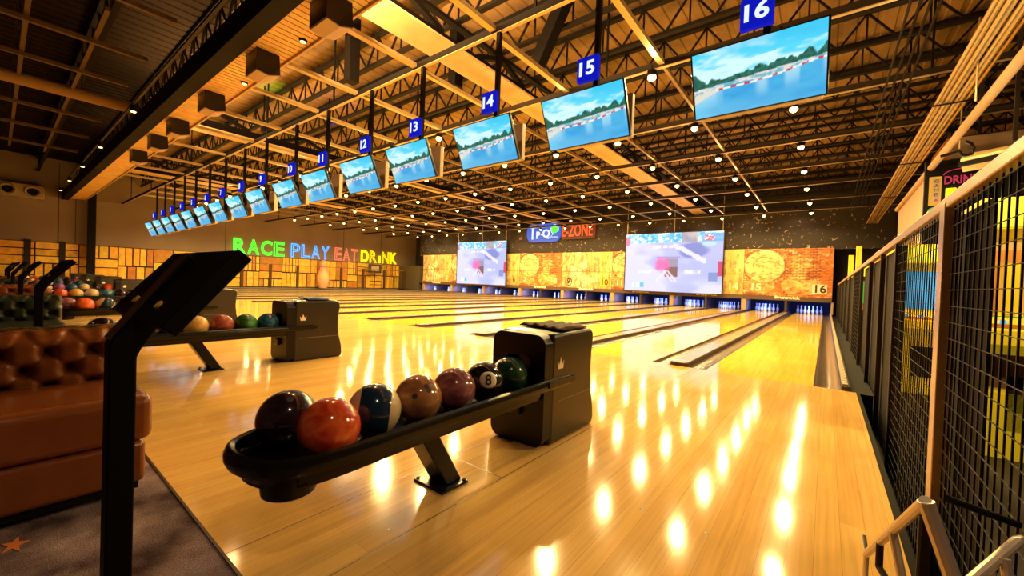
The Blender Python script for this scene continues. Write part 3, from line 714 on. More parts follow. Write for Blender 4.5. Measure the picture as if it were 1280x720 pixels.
# ------------------------------------------------------------------ televisions and number signs
tv_me = painted('picture', 1.035, .575, 112, 64, tv_fn, M['tv'])
TVX = {16: -.584, 15: -2.319, 14: -3.876, 13: -5.533, 12: -7.031, 11: -8.659, 10: -10.128, 9: -11.85, 8: -13.35, 7: -14.9, 6: -16.4, 5: -17.9, 4: -19.3, 3: -20.7, 2: -22.1, 1: -23.5}
def make_tv():
    e = empty('television', (0, 0, 0))
    h = MB().box(-.535, .535, .002, .045, -.30, .30).build('housing', M['black'], e, bevel=.006)
    h.rotation_euler = (.428, 0, 0)
    o = bpy.data.objects.new('picture', tv_me); C.objects.link(o); o.parent = e; o.rotation_euler = (.428, 0, 0)
    bb = MB().box(-.50, .50, .22, .30, -.24, .26).build('back_cover', M['beige'], e, bevel=.01)
    MB().bar((0, .05, .05), (0, .25, .12), .3, .12).build('mount', M['steel_black'], e)
    return e
tv = make_tv()
for n in range(16, 0, -1):
    o = tv if n == 16 else copy_tree(tv); x = TVX[n]; z = 2.969 + .01 * (x + .6); o.location = (x, 4.221, z)
    tag(o, 'flat television showing a lakeside race track below the number %s sign' % W[n], 'television', 'televisions hanging over the foul line')
    px = x + .06
    po = MB().box(px - .03, px + .03, 4.37, 4.43, z + .3, 4.548).build('hanging_pole', M['steel_black']); tag(po, 'black square pole from which the television of lane %s hangs' % W[n], 'pole', 'television poles')
    MB().box(px - .1, px + .1, 4.40, 4.46, z + .1, z + .32).build('bracket', M['steel_black'], po)
    e = empty('number_sign', (x - .02, 4.30, z + .62)); tag(e, 'glowing blue sign with the lane number %s above its television' % W[n], 'number sign', 'blue lane number signs')
    MB().box(-.135, .135, .0, .07, -.14, .14).build('light_box', M['blue_sign'], e, bevel=.008)
    text('numeral', str(n), .22, M['white_glow'], e, (0, -.004, 0), hr, .002, bold=.006, fit=(.20 if n > 9 else .11, .165))

# ------------------------------------------------------------------ ball returns
def rack_outline():
    pts = [(.17, 2.32), (.17, 1.05), (.185, .84), (.185, .68), (.155, .575), (.085, .51), (-.02, .485), (-.12, .50), (-.19, .565), (-.225, .68), (-.22, .85), (-.18, 1.02), (-.155, 1.2), (-.15, 2.32)]
    return pts
def crown(s):
    p = [(-.85, -.75), (.85, -.75), (1.1, .45), (.55, -.15), (.0, 1.0), (-.55, -.15), (-1.1, .45)]
    return [(a * s * .8, b * s) for a, b in p]
def make_return():
    e = empty('ball_return', (0, 0, 0))
    o = rack_outline()
    # smooth the outline
    def sm2(p, closed=False):
        q = [p[0]]
        for i in range(len(p) - 1):
            a, b = p[i], p[i + 1]; q += [(a[0] * .75 + b[0] * .25, a[1] * .75 + b[1] * .25), (a[0] * .25 + b[0] * .75, a[1] * .25 + b[1] * .75)]
        q.append(p[-1]); return q
    q = sm2(sm2(o))
    MB().tube([(x, y, .382) for x, y in q], .034, 10, sx=.62).build('rim', M['rack'], e, smooth=True)
    MB().prism([(x * .9, y + (.03 if y < .62 else 0)) for x, y in q], .305, .335, 'z').build('trough', M['rack'], e)
    bw = MB(); n = len(q)
    for i in range(n - 1):
        (x0, y0), (x1, y1) = q[i], q[i + 1]
        bw.quad((x0 * .92, y0 + (.025 if y0 < .6 else 0), .32), (x1 * .92, y1 + (.025 if y1 < .6 else 0), .32), (x1, y1, .38), (x0, y0, .38))
    bw.build('side_skirt', M['rack'], e, smooth=True)
    MB().lathe([(.07, .255), (.085, .265), (.09, .30), (.09, .32)], 20, (.05, .63, 0)).build('end_drum', M['black'], e, smooth=True)
    MB().lathe([(.03, .336), (.03, .342)], 12, (-.02, .60, 0)).build('drain_cap', M['seam'], e)
    l = MB(); l.add([(x, y, z) for z, yy in ((.012, 1.40), (.31, 1.22)) for x in (-.055, .075) for y in (yy - .05, yy + .05)], [(0, 1, 3, 2), (4, 6, 7, 5), (0, 2, 6, 4), (1, 5, 7, 3), (0, 4, 5, 1), (2, 3, 7, 6)])
    l.build('leg', M['black'], e, bevel=.008)
    fp = MB().box(-.10, .11, 1.29, 1.46, 0, .012).build('foot_plate', M['black'], e, bevel=.003)
    b = MB()
    for x in (-.085, .095):
        for y in (1.305, 1.445): b.lathe([(.009, .012), (.009, .018)], 8, (x, y, 0))
    b.build('bolts', M['blackm'], fp)
    # hood: front frame with ball opening, shell
    outer = rrect(.41, .685, .07, 6); cz = .3445; oc = (.0, .43); R = .135
    N_ = len(outer); V = []
    for (a, z) in outer: V.append((a - .035, 2.03, z + cz))
    ring = []
    for (a, z) in outer:
        t = math.atan2(z + cz - oc[1], a - oc[0]); ring.append((oc[0] - .035 + R * math.cos(t), 2.03, oc[1] + R * math.sin(t)))
    V += ring; V += [(x, y + .12, z) for x, y, z in ring]; V += [(x, 2.15, z) for x, y, z in V[:N_]]
    fs = []
    for i in range(N_):
        j = (i + 1) % N_
        fs += [(i, j, N_ + j, N_ + i), (N_ + i, N_ + j, 2 * N_ + j, 2 * N_ + i), (i, 3 * N_ + i, 3 * N_ + j, j)]
    fs.append(tuple(range(2 * N_, 3 * N_)))
    MB().add(V, fs).build('front_frame', M['hood_frame'], e)
    side = [(2.11, .0), (2.11, .675), (2.135, .69), (2.55, .70), (2.62, .695), (2.655, .672), (2.66, .62), (2.645, .52), (2.64, .40), (2.655, .26), (2.69, .13), (2.70, .05), (2.68, .0)]
    MB().prism(side, -.243, .173).build('shell', M['hood'], e, bevel=.022, seg=3)
    # seam, side cover and crown print on both flanks
    sm_ = MB(); sm_.box(.172, .176, 2.17, 2.645, .262, .268); sm_.box(-.246, -.242, 2.17, 2.645, .262, .268); sm_.build('seam_line', M['seam'], e)
    for s in (1, -1):
        x = .1745 if s > 0 else -.2445
        MB().prism([(2.205 + a, .50 + b) for a, b in crown(.042)], x - .002, x + .002).build('crown_print', M['cream'], e)
    # rail stubs clipped to the flank
    MB().bar((.186, 2.05, .388), (.186, 2.36, .388), .022, .034).build('rail_clip', M['rack'], e)
    # control bump under the frame opening
    MB().box(-.08, .01, 2.0, 2.03, .18, .26).build('lower_latch', M['black'], e, bevel=.01)
    return e
ret = make_return()
ret_names = ['foreground', 'second', 'third', 'fourth', 'fifth', 'sixth', 'seventh', 'eighth']
RET = []
for k in range(8):
    o = ret if k == 0 else copy_tree(ret); x = X0 - 2 * k * P * .99; o.location = (x, 0, 0); RET.append(x)
    tag(o, 'black ball return and rack with crown-marked hood, ' + ('nearest, in the foreground' if k == 0 else '%s from the camera' % ret_names[k]), 'ball return', 'ball returns between the lanes')
# towels
def towel(x, y0, y1, m, lab):
    vs = []; nx, ny = 26, 20
    for j in range(ny + 1):
        for i in range(nx + 1):
            u, v = i / nx, j / ny; xx = x - .20 + .36 * u; yy = y0 + (y1 - y0) * v + .03 * math.sin(u * 5)
            z = .711 + .006 * math.sin(u * 26 + v * 5) + .006 * fbm(u * 7, v * 7)
            if j == 0 or j == ny or i == 0 or i == nx: z = .704
            vs.append((xx, yy, z))
    m2 = MB(); m2.add(vs, [(j * (nx + 1) + i, j * (nx + 1) + i + 1, (j + 1) * (nx + 1) + i + 1, (j + 1) * (nx + 1) + i) for j in range(ny) for i in range(nx)])
    o = m2.build('towel', m, smooth=True); md = o.modifiers.new('Solidify', 'SOLIDIFY'); md.thickness = .006; md.offset = 1
    tag(o, lab, 'towel')
towel(RET[0] - .0, 2.26, 2.60, M['towel'], 'crumpled dark brown towel lying on the foreground ball return hood')
towel(RET[1] + .0, 2.30, 2.56, M['towel_blue'], 'blue towel lying on the second ball return hood')

# balls
BR = .109
def ball_mat(name, c1, c2=None, kind='marble', rough=0.12):
    m, nt, p, N = nodes(name); p.inputs['Roughness'].default_value = rough; p.inputs['Coat Weight'].default_value = .5
    tc = N('ShaderNodeTexCoord')
    if kind == 'marble':
        n = N('ShaderNodeTexNoise'); n.inputs['Scale'].default_value = 14; n.inputs['Detail'].default_value = 6; n.inputs['Distortion'].default_value = 1.5; lk(nt, tc.outputs['Object'], n.inputs['Vector'])
        r = N('ShaderNodeValToRGB'); e = r.color_ramp.elements; e[0].position = .38; e[0].color = (*c1, 1); e[1].position = .64; e[1].color = (*(c2 or c1), 1); lk(nt, n.outputs['Fac'], r.inputs[0]); lk(nt, r.outputs[0], p.inputs['Base Color'])
    else:  # band round the local X axis
        s = N('ShaderNodeSeparateXYZ'); lk(nt, tc.outputs['Object'], s.inputs[0]); a = N('ShaderNodeMath'); a.operation = 'ABSOLUTE'; lk(nt, s.outputs['X'], a.inputs[0])
        g_ = N('ShaderNodeMath'); g_.operation = 'GREATER_THAN'; g_.inputs[1].default_value = .060; lk(nt, a.outputs[0], g_.inputs[0])
        x = N('ShaderNodeMixRGB'); x.inputs['Color1'].default_value = (*c1, 1); x.inputs['Color2'].default_value = (*c2, 1); lk(nt, g_.outputs[0], x.inputs['Fac']); lk(nt, x.outputs[0], p.inputs['Base Color'])
    return m
BM = {
 'dark': ball_mat('ball_dark', (.012, .006, .010), (.045, .016, .028)),
 'red': ball_mat('ball_red', (.52, .035, .012), (.75, .13, .03)),
 'navy': ball_mat('ball_navy_band', (.010, .030, .065), (.70, .52, .30), 'band'),
 'tan': ball_mat('ball_tan', (.30, .12, .045), (.44, .20, .08)),
 'mauve': ball_mat('ball_mauve', (.20, .055, .065), (.36, .14, .15)),
 'black': ball_mat('ball_black', (.010, .010, .008), (.018, .018, .012)),
 'green': ball_mat('ball_green', (.008, .045, .025), (.02, .09, .045)),
 'cream': ball_mat('ball_cream', (.72, .50, .28), (.78, .60, .36)),
 'yellow': ball_mat('ball_yellow', (.80, .46, .08), (.84, .60, .22)),
 'brick': ball_mat('ball_brick', (.34, .06, .035), (.48, .13, .08)),
 'lime': ball_mat('ball_lime', (.02, .12, .02), (.06, .24, .05)),
 'blue': ball_mat('ball_blue', (.010, .06, .16), (.03, .18, .34)),
 'purple': ball_mat('ball_purple', (.22, .05, .20), (.40, .14, .32)),
 'orange': ball_mat('ball_orange', (.75, .06, .01), (.85, .22, .03)),
 'redband': ball_mat('ball_red_band', (.50, .06, .04), (.76, .58, .42), 'band'),
}
BN = {'dark': 'very dark purple', 'red': 'red orange marbled', 'navy': 'cream and navy banded', 'tan': 'tan brown marbled', 'mauve': 'dusty mauve swirled', 'black': 'black', 'green': 'dark green', 'cream': 'cream', 'yellow': 'yellow', 'brick': 'brick red', 'lime': 'mid green', 'blue': 'blue', 'purple': 'purple', 'orange': 'bright orange', 'redband': 'cream and red banded'}
bme = {}
pr0 = [(BR * math.sin(math.pi * i / 28), -BR * math.cos(math.pi * i / 28)) for i in range(1, 28)]
pr0[0] = (.0001, -BR)
for k_, m_ in BM.items(): bme[k_] = MB().lathe([(max(.0005, BR * math.sin(math.pi * i / 28)), -BR * math.cos(math.pi * i / 28)) for i in range(0, 29)], 48).mesh('bowling_ball', m_, True)
patch = MB(); pv = [(BR * 1.003 * math.sin(a * .44 / 4), BR * 1.003 * math.cos(a * .44 / 4)) for a in range(0, 5)]
patch.lathe([(max(.0004, r), h) for r, h in pv][::-1], 24)
patch_me = patch.mesh('number_patch', M['cream'], True)
ringm = MB().lathe([(BR * 1.0035 * math.sin(.36), BR * 1.0035 * math.cos(.36)), (BR * 1.005 * math.sin(.38), BR * 1.005 * math.cos(.38)), (BR * 1.0035 * math.sin(.40), BR * 1.0035 * math.cos(.40))], 24)
holes = []
for t, ph in ((.22, 0), (.22, .9), (.42, 3.6)):
    d = Vector((math.sin(t) * math.cos(ph), math.sin(t) * math.sin(ph), math.cos(t))); x = d.orthogonal().normalized(); y_ = d.cross(x)
    vs = [d * (BR * 1.0008) + (x * math.cos(a * math.pi / 6) + y_ * math.sin(a * math.pi / 6)) * .0125 for a in range(12)]; holes.append(MB().add(vs, [tuple(range(12))]).mesh('finger_hole', M['ink']))
def qrot(vec): return Vector(vec).normalized().to_track_quat('Z', 'Y').to_euler()
def put_ball(kind, x, y, z, lab, group, num=None, aim=None, hole=None, rot=None):
    o = bpy.data.objects.new('bowling_ball', bme[kind]); C.objects.link(o); o.location = (x, y, z)
    if rot: o.rotation_euler = rot
    tag(o, lab, 'bowling ball', group)
    if num or aim:
        d = Vector(aim).normalized(); h_ = bpy.data.objects.new('number_patch', patch_me); C.objects.link(h_); h_.parent = o; h_.rotation_euler = d.to_track_quat('Z', 'Y').to_euler()
        t = text('numeral', num or '8', .075, M['ink'], h_, (0, 0, BR * 1.006), (0, 0, 0), .0006, bold=.0012)
    if hole:
        for hm in holes:
            h_ = bpy.data.objects.new('finger_hole', hm); C.objects.link(h_); h_.parent = o; h_.rotation_euler = qrot(hole)
    return o
tc_ = lambda x, y: (-x, -y, .35)
G0 = 'balls on the foreground rack'; bx = RET[0]; zb = .335 + BR + .002
put_ball('dark', bx - .135, .70, zb, 'very dark purple bowling ball at the outer end of the foreground rack', G0, hole=(.2, .1, .9))
put_ball('red', bx + .065, .76, zb, 'red orange marbled bowling ball at the end of the foreground rack', G0, hole=(-.6, .6, .4))
put_ball('navy', bx + .0, .99, zb, 'cream bowling ball with a broad navy band in the foreground rack', G0, rot=(0, .10, .95))
put_ball('tan', bx + .0, 1.22, zb, 'tan brown bowling ball with finger holes in the foreground rack', G0, hole=(.75, -.35, .55))
put_ball('mauve', bx + .0, 1.45, zb, 'dusty mauve swirled bowling ball in the foreground rack', G0, hole=(-.3, .5, .6))
put_ball('black', bx + .0, 1.68, zb, 'black bowling ball numbered 8 in the foreground rack', G0, num='8', aim=(.80, -.60, .30))
put_ball('green', bx + .0, 1.905, zb, 'dark green bowling ball nearest the hood of the foreground rack', G0, hole=(.9, .1, .15))
seqs = [
 [('cream', '2'), ('navy', None), ('yellow', '1'), ('brick', None), ('lime', None), ('blue', None), ('dark', None)],
 [('orange', None), ('navy', None), ('dark', None), ('blue', None), ('green', None), ('brick', None), ('mauve', None)],
 [('red', None), ('yellow', '1'), ('cream', '3'), ('blue', None), ('dark', None), ('green', None), ('tan', None)],
 [('navy', None), ('purple', None), ('blue', None), ('cream', None), ('dark', None), ('red', None), ('blue', None)],
 [('redband', None), ('cream', None), ('blue', None), ('dark', None), ('blue', None), ('green', None), ('tan', None)],
 [('redband', None), ('navy', None), ('cream', None), ('blue', None), ('dark', None), ('purple', None), ('tan', None)],
 [('cream', None), ('redband', None), ('blue', None), ('navy', None), ('dark', None), ('purple', None), ('tan', None)]]
for k in range(1, 8):
    x = RET[k]; sq = seqs[k - 1]
    if k == 1: ys = [(.02, .80), (.0, 1.02), (.0, 1.24), (.0, 1.46), (.0, 1.68), (.0, 1.90), (-.13, .60)]
    else: ys = [(.04, .80), (.0, 1.02), (.0, 1.24), (.0, 1.46), (.0, 1.68), (.0, 1.90), (-.13, .64)]
    for i, ((kd, nm), (dx, y)) in enumerate(zip(sq, ys)):
        base = BN[kd] + ' bowling ball'
        put_ball(kd, x + dx, y, zb, base + (' numbered %s' % nm if nm else '') + ', %s on the rack of the %s ball return' % (ORD[i] if i < 6 else 'outermost', ret_names[k]), 'balls on the %s rack' % ret_names[k], num=nm, aim=(.75, -.45, .55) if nm else None, rot=(.3 * i, .5, .6 + i))

# ------------------------------------------------------------------ sofas
def sofa(e, m, face, y0=-1.15, y1=.45, near=False):
    """back-to-back bench; face=+1 looks to +X; local x=0 is the spine"""
    s = face; D = .72
    def X(a): return s * a
    MB().box(min(X(.05), X(.68)), max(X(.05), X(.68)), y0 + .03, y1 - .04, 0.02, .05).build('plinth', M['blackm'], e)
    MB().box(min(X(.04), X(.70)), max(X(.04), X(.70)), y0 + .01, y1 - .02, .05, .235).build('base', m, e, bevel=.02)
    MB().box(min(X(.20), X(D)), max(X(.20), X(D)), y0, y1, .24, .44).build('seat_cushion', m, e, bevel=.035, seg=3)
    # tufted back rest
    H0, H1 = .40, .675; nx, nz = 150, 46; bd = .135; vs = []; W = y1 - y0
    def depth(y, z):
        px, pz = .145, .165
        best = 9; a = (y - y1) / px; b = (z - .40) / (pz / 2)
        d = 9; 
        for rr in range(-1, 5):
            off = .5 if rr % 2 else 0.0
            cy = round(a - off) + off
            dd = math.hypot((a - cy) * px, (b - (rr + .35)) * pz / 2); d = min(d, dd)
        t1 = (a + b * .5 - .175) % 1; t2 = (a - b * .5 + .175) % 1
        cr = min(min(t1, 1 - t1), min(t2, 1 - t2))
        return .062 * (1 - math.exp(-(d / .025) ** 2)) + .010 * sm(0, .09, cr) - .032
    for j in range(nz + 1):
        for i in range(nx + 1):
            y = y0 + W * i / nx; v = j / nz; z = H0 + (H1 - H0) * v
            dx = depth(y, z); zt = z
            if v > .82: t = (v - .82) / .18; dx -= .10 * t * t; zt = z + .010 * abs(math.sin((y - y1) * math.pi / .145)) * t
            e_ = min(1, min(y - y0, y1 - y) / .03); dx -= .03 * (1 - e_) ** 2
            vs.append((X(bd + .06 + dx), y, zt))
    b = MB(); b.add(vs, [(j * (nx + 1) + i, j * (nx + 1) + i + 1, (j + 1) * (nx + 1) + i + 1, (j + 1) * (nx + 1) + i) for j in range(nz) for i in range(nx)])
    n0 = len(b.v); 
    top = [(X(.0), y0 + W * i / nx, H1 + .012 * abs(math.sin((y0 + W * i / nx - y1) * math.pi / .145))) for i in range(nx + 1)]; b.v += top
    for i in range(nx): b.f.append((nz * (nx + 1) + i, nz * (nx + 1) + i + 1, n0 + i + 1, n0 + i)); b.c.append(None)
    bot = [(X(.0), y0 + W * i / nx, .05) for i in range(nx + 1)]
    # end caps
    for i_ in (0, nx):
        col = [j * (nx + 1) + i_ for j in range(nz + 1)]; k0 = len(b.v); b.v.append((X(0), y0 + W * i_ / nx, H0)); b.f.append(tuple(col + [n0 + i_, k0])); b.c.append(None)
    b.build('backrest', m, e, smooth=True, angle=60)
    MB().box(min(X(.0), X(.19)), max(X(.0), X(.19)), y0 + .005, y1 - .005, .05, .41).build('back_panel', m, e, bevel=.01)
    px, pz = .145, .165
    if not near: return
    bm_ = MB().lathe([(.004, .0), (.013, .003), (.012, .010), (.004, .014)], 10, (0, 0, 0), 'x').mesh('button', M['button'], True)
    for rr in range(0, 4):
        off = .5 if rr % 2 else 0; z = .40 + (rr + .35) * pz / 2
        if z > .66: continue
        for k in range(0, 5):
            y = y1 - (k + off) * px - (0 if off else px)
            if y < -.1: break
            o = bpy.data.objects.new('button', bm_); C.objects.link(o); o.parent = e; o.location = (X(bd + .034), y, z); o.scale = (s, 1, 1)
for k in range(5):
    sp_x = -3.10 - k * 3.46
    for s in (1, -1):
        brown = (k + (0 if s > 0 else 1)) % 2 == 0
        e = empty('tufted_sofa', (sp_x + s * .012, 0, 0))
        tag(e, ('tufted brown leather bench sofa' if brown else 'tufted dark green leather bench sofa') + (' facing the camera side, %s row from the camera' % ORD[k] if s > 0 else ' facing the wood wall, %s row from the camera' % ORD[k]), 'sofa', 'tufted bench sofas')
        sofa(e, M['leather'] if brown else M['leather_green'], s, near=(s > 0 and k < 2))

# ------------------------------------------------------------------ scoring consoles
M['console'] = mat('console_black', (.003, .002, .002), .6, spec=.08); M['console_side'] = mat('console_brown', (.05, .02, .009), .5, spec=.2)
def console():
    e = empty('scoring_console', (0, 0, 0))
    MB().box(-.04, .04, -.03, .03, .0, .012).build('foot', M['console'], e)
    MB().prism([(-.024, .012), (.024, .012), (.024, .795), (.032, .815), (.150, 1.010), (.118, 1.044), (-.018, .845), (-.024, .825)], -.031, .031).build('post', M['console'], e, bevel=.004)
    MB().box(-.034, -.0315, -.021, .021, .012, .815).build('post_cover', M['console_side'], e)
    tau = .888; l = Vector((0, math.cos(tau), math.sin(tau))); n_ = Vector((0, -math.sin(tau), math.cos(tau)))
    MB().bar((-.002, -.0225, .8395), (-.002, .119, 1.0455), .058, .006, up=(0, -1, 1)).build('arm', M['console_side'], e)
    c = Vector((.014, .088, .966)); q_ = MB(); V = []
    for t in (-.024, .009):
        for a, b in ((-1, -1), (1, -1), (1, 1), (-1, 1)): V.append(c + Vector((a * .266, 0, 0)) + l * (b * .105) + n_ * t)
    q_.add(V, [(0, 1, 2, 3), (7, 6, 5, 4), (0, 4, 5, 1), (1, 5, 6, 2), (2, 6, 7, 3), (3, 7, 4, 0)]); q_.build('screen_panel', M['console'], e, bevel=.003)
    for a, b in ((-.11, -.062), (.12, -.062)):
        o = c + Vector((a, 0, 0)) + l * b; MB().tube([o + n_ * .009, o + n_ * .014], .010, 12).build('mounting_bolt', M['paper_yellow'], e, smooth=True)  # yellow colour stands for the warm glint on the bolts
    return e
cs = console()
for k in range(6):
    o = cs if k == 0 else copy_tree(cs); o.location = (-1.30 - k * 3.46, .185 + (.03 if k else 0), 0)
    tag(o, 'black touch screen console on a bent post, ' + ('nearest, in the foreground' if k == 0 else '%s from the camera' % ORD[k]), 'console', 'scoring consoles before the sofas')

# ------------------------------------------------------------------ right side: mesh fence
FX = .40; ft = 1.40
e = empty('mesh_fence', (FX, 2.5, 0)); tag(e, 'tall black wire mesh fence with a pale top rail beside lane 16', 'fence')
def F_(x, y, z): return (x - FX, y - 2.5, z)
MB().bar(F_(FX, 1.2, ft), F_(FX, 22.5, ft), .045, .045).build('top_rail', M['rail'], e, bevel=.004)
MB().bar(F_(FX, 1.2, -.3), F_(FX, 22.5, -.3), .03, .03).build('bottom_rail', M['steel_black'], e)
yy = [2.47, 4.0, 5.0, 6.2, 7.7, 9.4, 11.4, 13.6, 16.0, 19.0, 22.4]
for i, y in enumerate(yy): MB().box(-.025 if i == 0 else -.018, .025 if i == 0 else .018, y - 2.5 - (.045 if i == 0 else .02), y - 2.5 + (.045 if i == 0 else .02), -.4, ft).build('post', M['rail'] if i == 0 else M['steel_dark'], e, bevel=.004)
for i, (a, b) in enumerate(((1.25, 2.43), (2.51, 3.98), (7.72, 9.38))):
    mw = MB(); y = a + .02
    while y < b: mw.bar(F_(FX, y, -.28), F_(FX, y, ft - .02), .0048, .0048); y += .062
    z = -.2
    while z < ft: mw.bar(F_(FX - .004, a, z), F_(FX - .004, b, z), .0026, .0026); z += .065
    mw.build('wire_panel', M['mesh'], e)
for i, (a, b) in enumerate(((4.02, 4.98), (5.02, 6.18), (6.22, 7.68), (9.42, 11.38), (11.42, 13.58), (13.62, 15.98), (16.02, 18.98), (19.02, 22.38))):
    MB().box(.03, .05, a - 2.5, b - 2.5, -.35, ft - .03).build('solid_panel', M['blackm'], e)
# black equipment board behind the nearest mesh
tag(MB().box(FX + .05, FX + .058, 2.13, 2.66, -.40, 1.36).build('black_board', M['steel_black']), 'solid black board standing behind the nearest wire mesh', 'board')

# arcade cabinets beyond the fence
def cabinet(x, y, w, d, h, body, marq, scr, lab, extra=None):
    e = empty('arcade_cabinet', (x, y, -.40), math.pi / 2); tag(e, lab, 'arcade machine', 'arcade machines beyond the fence')
    prof = [(-d / 2, 0), (d / 2, 0), (d / 2, h), (-d / 2 - .08, h), (-d / 2 - .08, h - .28), (-d / 2 + .12, h - .34), (-d / 2 + .02, h * .55), (-d / 2 - .22, h * .50), (-d / 2 - .22, h * .44), (-d / 2, h * .40)]
    MB().prism([(a, b) for a, b in prof], -w / 2, w / 2, 'y').build('body', body, e, bevel=.01)
    MB().box(-d / 2 - .095, -d / 2 - .08, -w / 2 + .04, w / 2 - .04, h - .26, h - .03).build('marquee', marq, e)
    MB().bar((-d / 2 + .105, 0, h - .38), (-d / 2 + .03, 0, h * .57), w - .1, .02, up=(1, 0, 0)).build('screen', scr, e)
    MB().box(-d / 2 - .2, -d / 2 - .02, -w / 2 + .05, w / 2 - .05, h * .502, h * .52).build('control_panel', M['ab_orange'], e)
    MB().box(-d / 2 - .012, -d / 2 - .002, -w / 4, w / 4, .25, h * .32).build('coin_door', M['steel_dark'], e)
    b = MB()
    for k in range(5): b.lathe([(.025, 0), (.02, .03)], 10, (-d / 2 - .12, -w / 3 + k * w / 6, h * .52))
    b.build('buttons', M['g_cyan'], e)
    return e
cabinet(1.52, 5.9, .9, .8, 2.3, M['ab_yellow_glow'], M['g_yellow'], M['g_amber'], 'bright yellow arcade machine seen through the mesh at the right edge')
cabinet(2.15, 7.3, 1.0, .8, 2.3, M['ab_orange'], M['g_amber'], M['g_lime'], 'orange arcade machine behind the yellow one at the right edge')
cabinet(1.22, 8.6, .9, .8, 2.15, M['ab_yellow_glow'], M['g_yellow'], M['g_cyan'], 'yellow arcade machine with blue screen left of the pale fence post')
cabinet(2.3, 9.6, 1.0, .8, 2.2, M['ab_brown'], M['g_red'], M['g_amber'], 'brown arcade machine behind the black board')
cabinet(1.15, 10.6, .8, .8, 2.25, M['ab_orange'], M['g_amber'], M['g_amber'], 'orange arcade machine, second left of the pale fence post')
cabinet(1.0, 13.2, .8, .8, 2.1, M['ab_brown'], M['g_yellow'], M['g_lime'], 'brown arcade machine at the far end of the wire mesh')
A = bpy.data.objects['arcade_cabinet']
for z0, z1, mm in ((1.74, 1.84, 'ab_orange'), (1.18, 1.26, 'g_lime'), (.62, .92, 'ab_brown'), (.0, .42, 'ab_yellow_glow'), (.42, .58, 'ab_yellow_glow')):
    MB().box(-.412 if z0 < 1.2 else -.43, -.402, -.43, .43, z0, z1).build('front_band', M[mm], A)
for k in range(7): MB().box(-.436, -.43, -.40 + k * .12, -.32 + k * .12, 1.28, 1.72).build('poster_block', M[('g_yellow', 'ab_orange', 'g_amber', 'ab_yellow_glow', 'g_red', 'ab_yellow_glow', 'ab_orange')[k]], A)
for i, (x, y) in enumerate(((.62, 17.5), (.78, 16.9))):
    tag(MB().box(x - .07, x + .07, y - .05, y + .05, -.4, 2.30 + .24 * i).build('yellow_panel', M['ab_yellow_glow'], bevel=.01), ['left of the two upright yellow panels behind the far fence', 'right of the two upright yellow panels behind the far fence'][i], 'panel', 'yellow panels behind the fence')
# front of the raised kiosk: tan panel with pipe above
struct(MB().box(1.52, 1.60, 11.3, 15.6, 1.3, 3.45).build('wall_kiosk', M['wall_tan']))
struct(MB().box(1.49, 1.53, 11.3, 15.6, 2.55, 2.60).build('trim_9', M['ab_brown']))
tag(MB().tube([(1.5, 4.6, 3.52), (1.5, 11, 3.48), (1.5, 15.7, 3.44)], .055, 12).build('fascia_pipe', M['wall_tan'], smooth=True), 'long tan pipe running along the kiosk front above the neon signs', 'pipe')
struct(MB().box(1.42, 2.6, 11.02, 11.12, 1.9, 3.6).build('wall_sign', M['blackm']))
e = empty('canopy', (1.75, 8.6, 3.0)); tag(e, 'sloping cream awning above the wire mesh at the right', 'awning')
MB().add([(-.32, -.2, -.08), (.5, -.9, -.08), (.75, .4, .02), (-.1, .9, .02), (-.32, -.2, -.03), (.5, -.9, -.03), (.75, .4, .30), (-.1, .9, .30)], [(0, 1, 2, 3), (7, 6, 5, 4), (0, 4, 5, 1), (1, 5, 6, 2), (2, 6, 7, 3), (3, 7, 4, 0)]).build('shell', M['canopy'], e)
MB().bar((-.33, -.22, -.11), (.52, -.93, -.11), .06, .06).build('dark_edge', M['steel_black'], e)
MB().box(.2, .24, 0, .04, .2, 3.4).build('hanger', M['steel_dark'], e)
e = empty('ventilation_box', (1.78, 11.62, 3.90)); e.scale = (1.2, 1.2, 1.2); tag(e, 'beige ventilation box hanging above the cream awning', 'ventilation box')
MB().box(.05, .85, 0, .9, -.12, .22).build('casing', M['beige'], e, bevel=.01); MB().prism([(-.16, -.16), (.05, -.16), (.05, .22), (-.0, .22)], .0, .9, 'y').build('lit_cheek', M['ab_orange'], e)  # orange cheek colours in the warm light on the box's left face
MB().box(.25, .55, -.02, 0, -.04, .14).build('grille', M['speaker_panel'], e)
MB().box(.4, .44, .3, .34, .22, 2.08).build('hanger', M['steel_dark'], e)
e = empty('bent_hose', (1.5, 8.75, 3.15)); tag(e, 'black bent hose curling below the tan pipe', 'hose')
MB().tube([(-.22, 0, -.02), (-.09, 0, .01), (-.03, 0, .03), (.0, 0, -.03), (.05, 0, -.05), (.10, 0, -.03), (.12, 0, .04), (.09, 0, .12), (.03, 0, .16)], .022, 8).build('hose_tube', M['black'], e, smooth=True)
e = empty('vertical_sign', (1.57, 10.96, 3.02)); tag(e, 'narrow orange-framed vertical sign left of the DRINK neon', 'sign')
MB().box(-.09, .09, .0, .05, -.27, .27).build('frame', M['g_amber'], e); MB().box(-.055, .055, -.012, .0, -.23, .23).build('face', M['beige'], e)
for i, c_ in enumerate('GAME'): text('letter', c_, .1, M['ink'], e, (0, -.016, .18 - i * .085), hr, .002, fit=(.06, .06))
MB().lathe([(.025, -.02), (.025, -.012)], 5, (0, 0, -.18), 'y').build('star', M['g_magenta'], e)
e = empty('drink_sign', (1.95, 10.95, 3.1)); tag(e, 'magenta neon DRINK sign with a yellow beer mug on black', 'neon sign')
MB().prism([(a, b) for a, b in rrect(.62, .78, .12)], .0, .05, 'y').build('backing', M['blackm'], e)
text('lettering', 'DRINK', .16, M['g_magenta'], e, (-.05, -.02, .10), hr, .006, fit=(.46, .15), bold=.003)
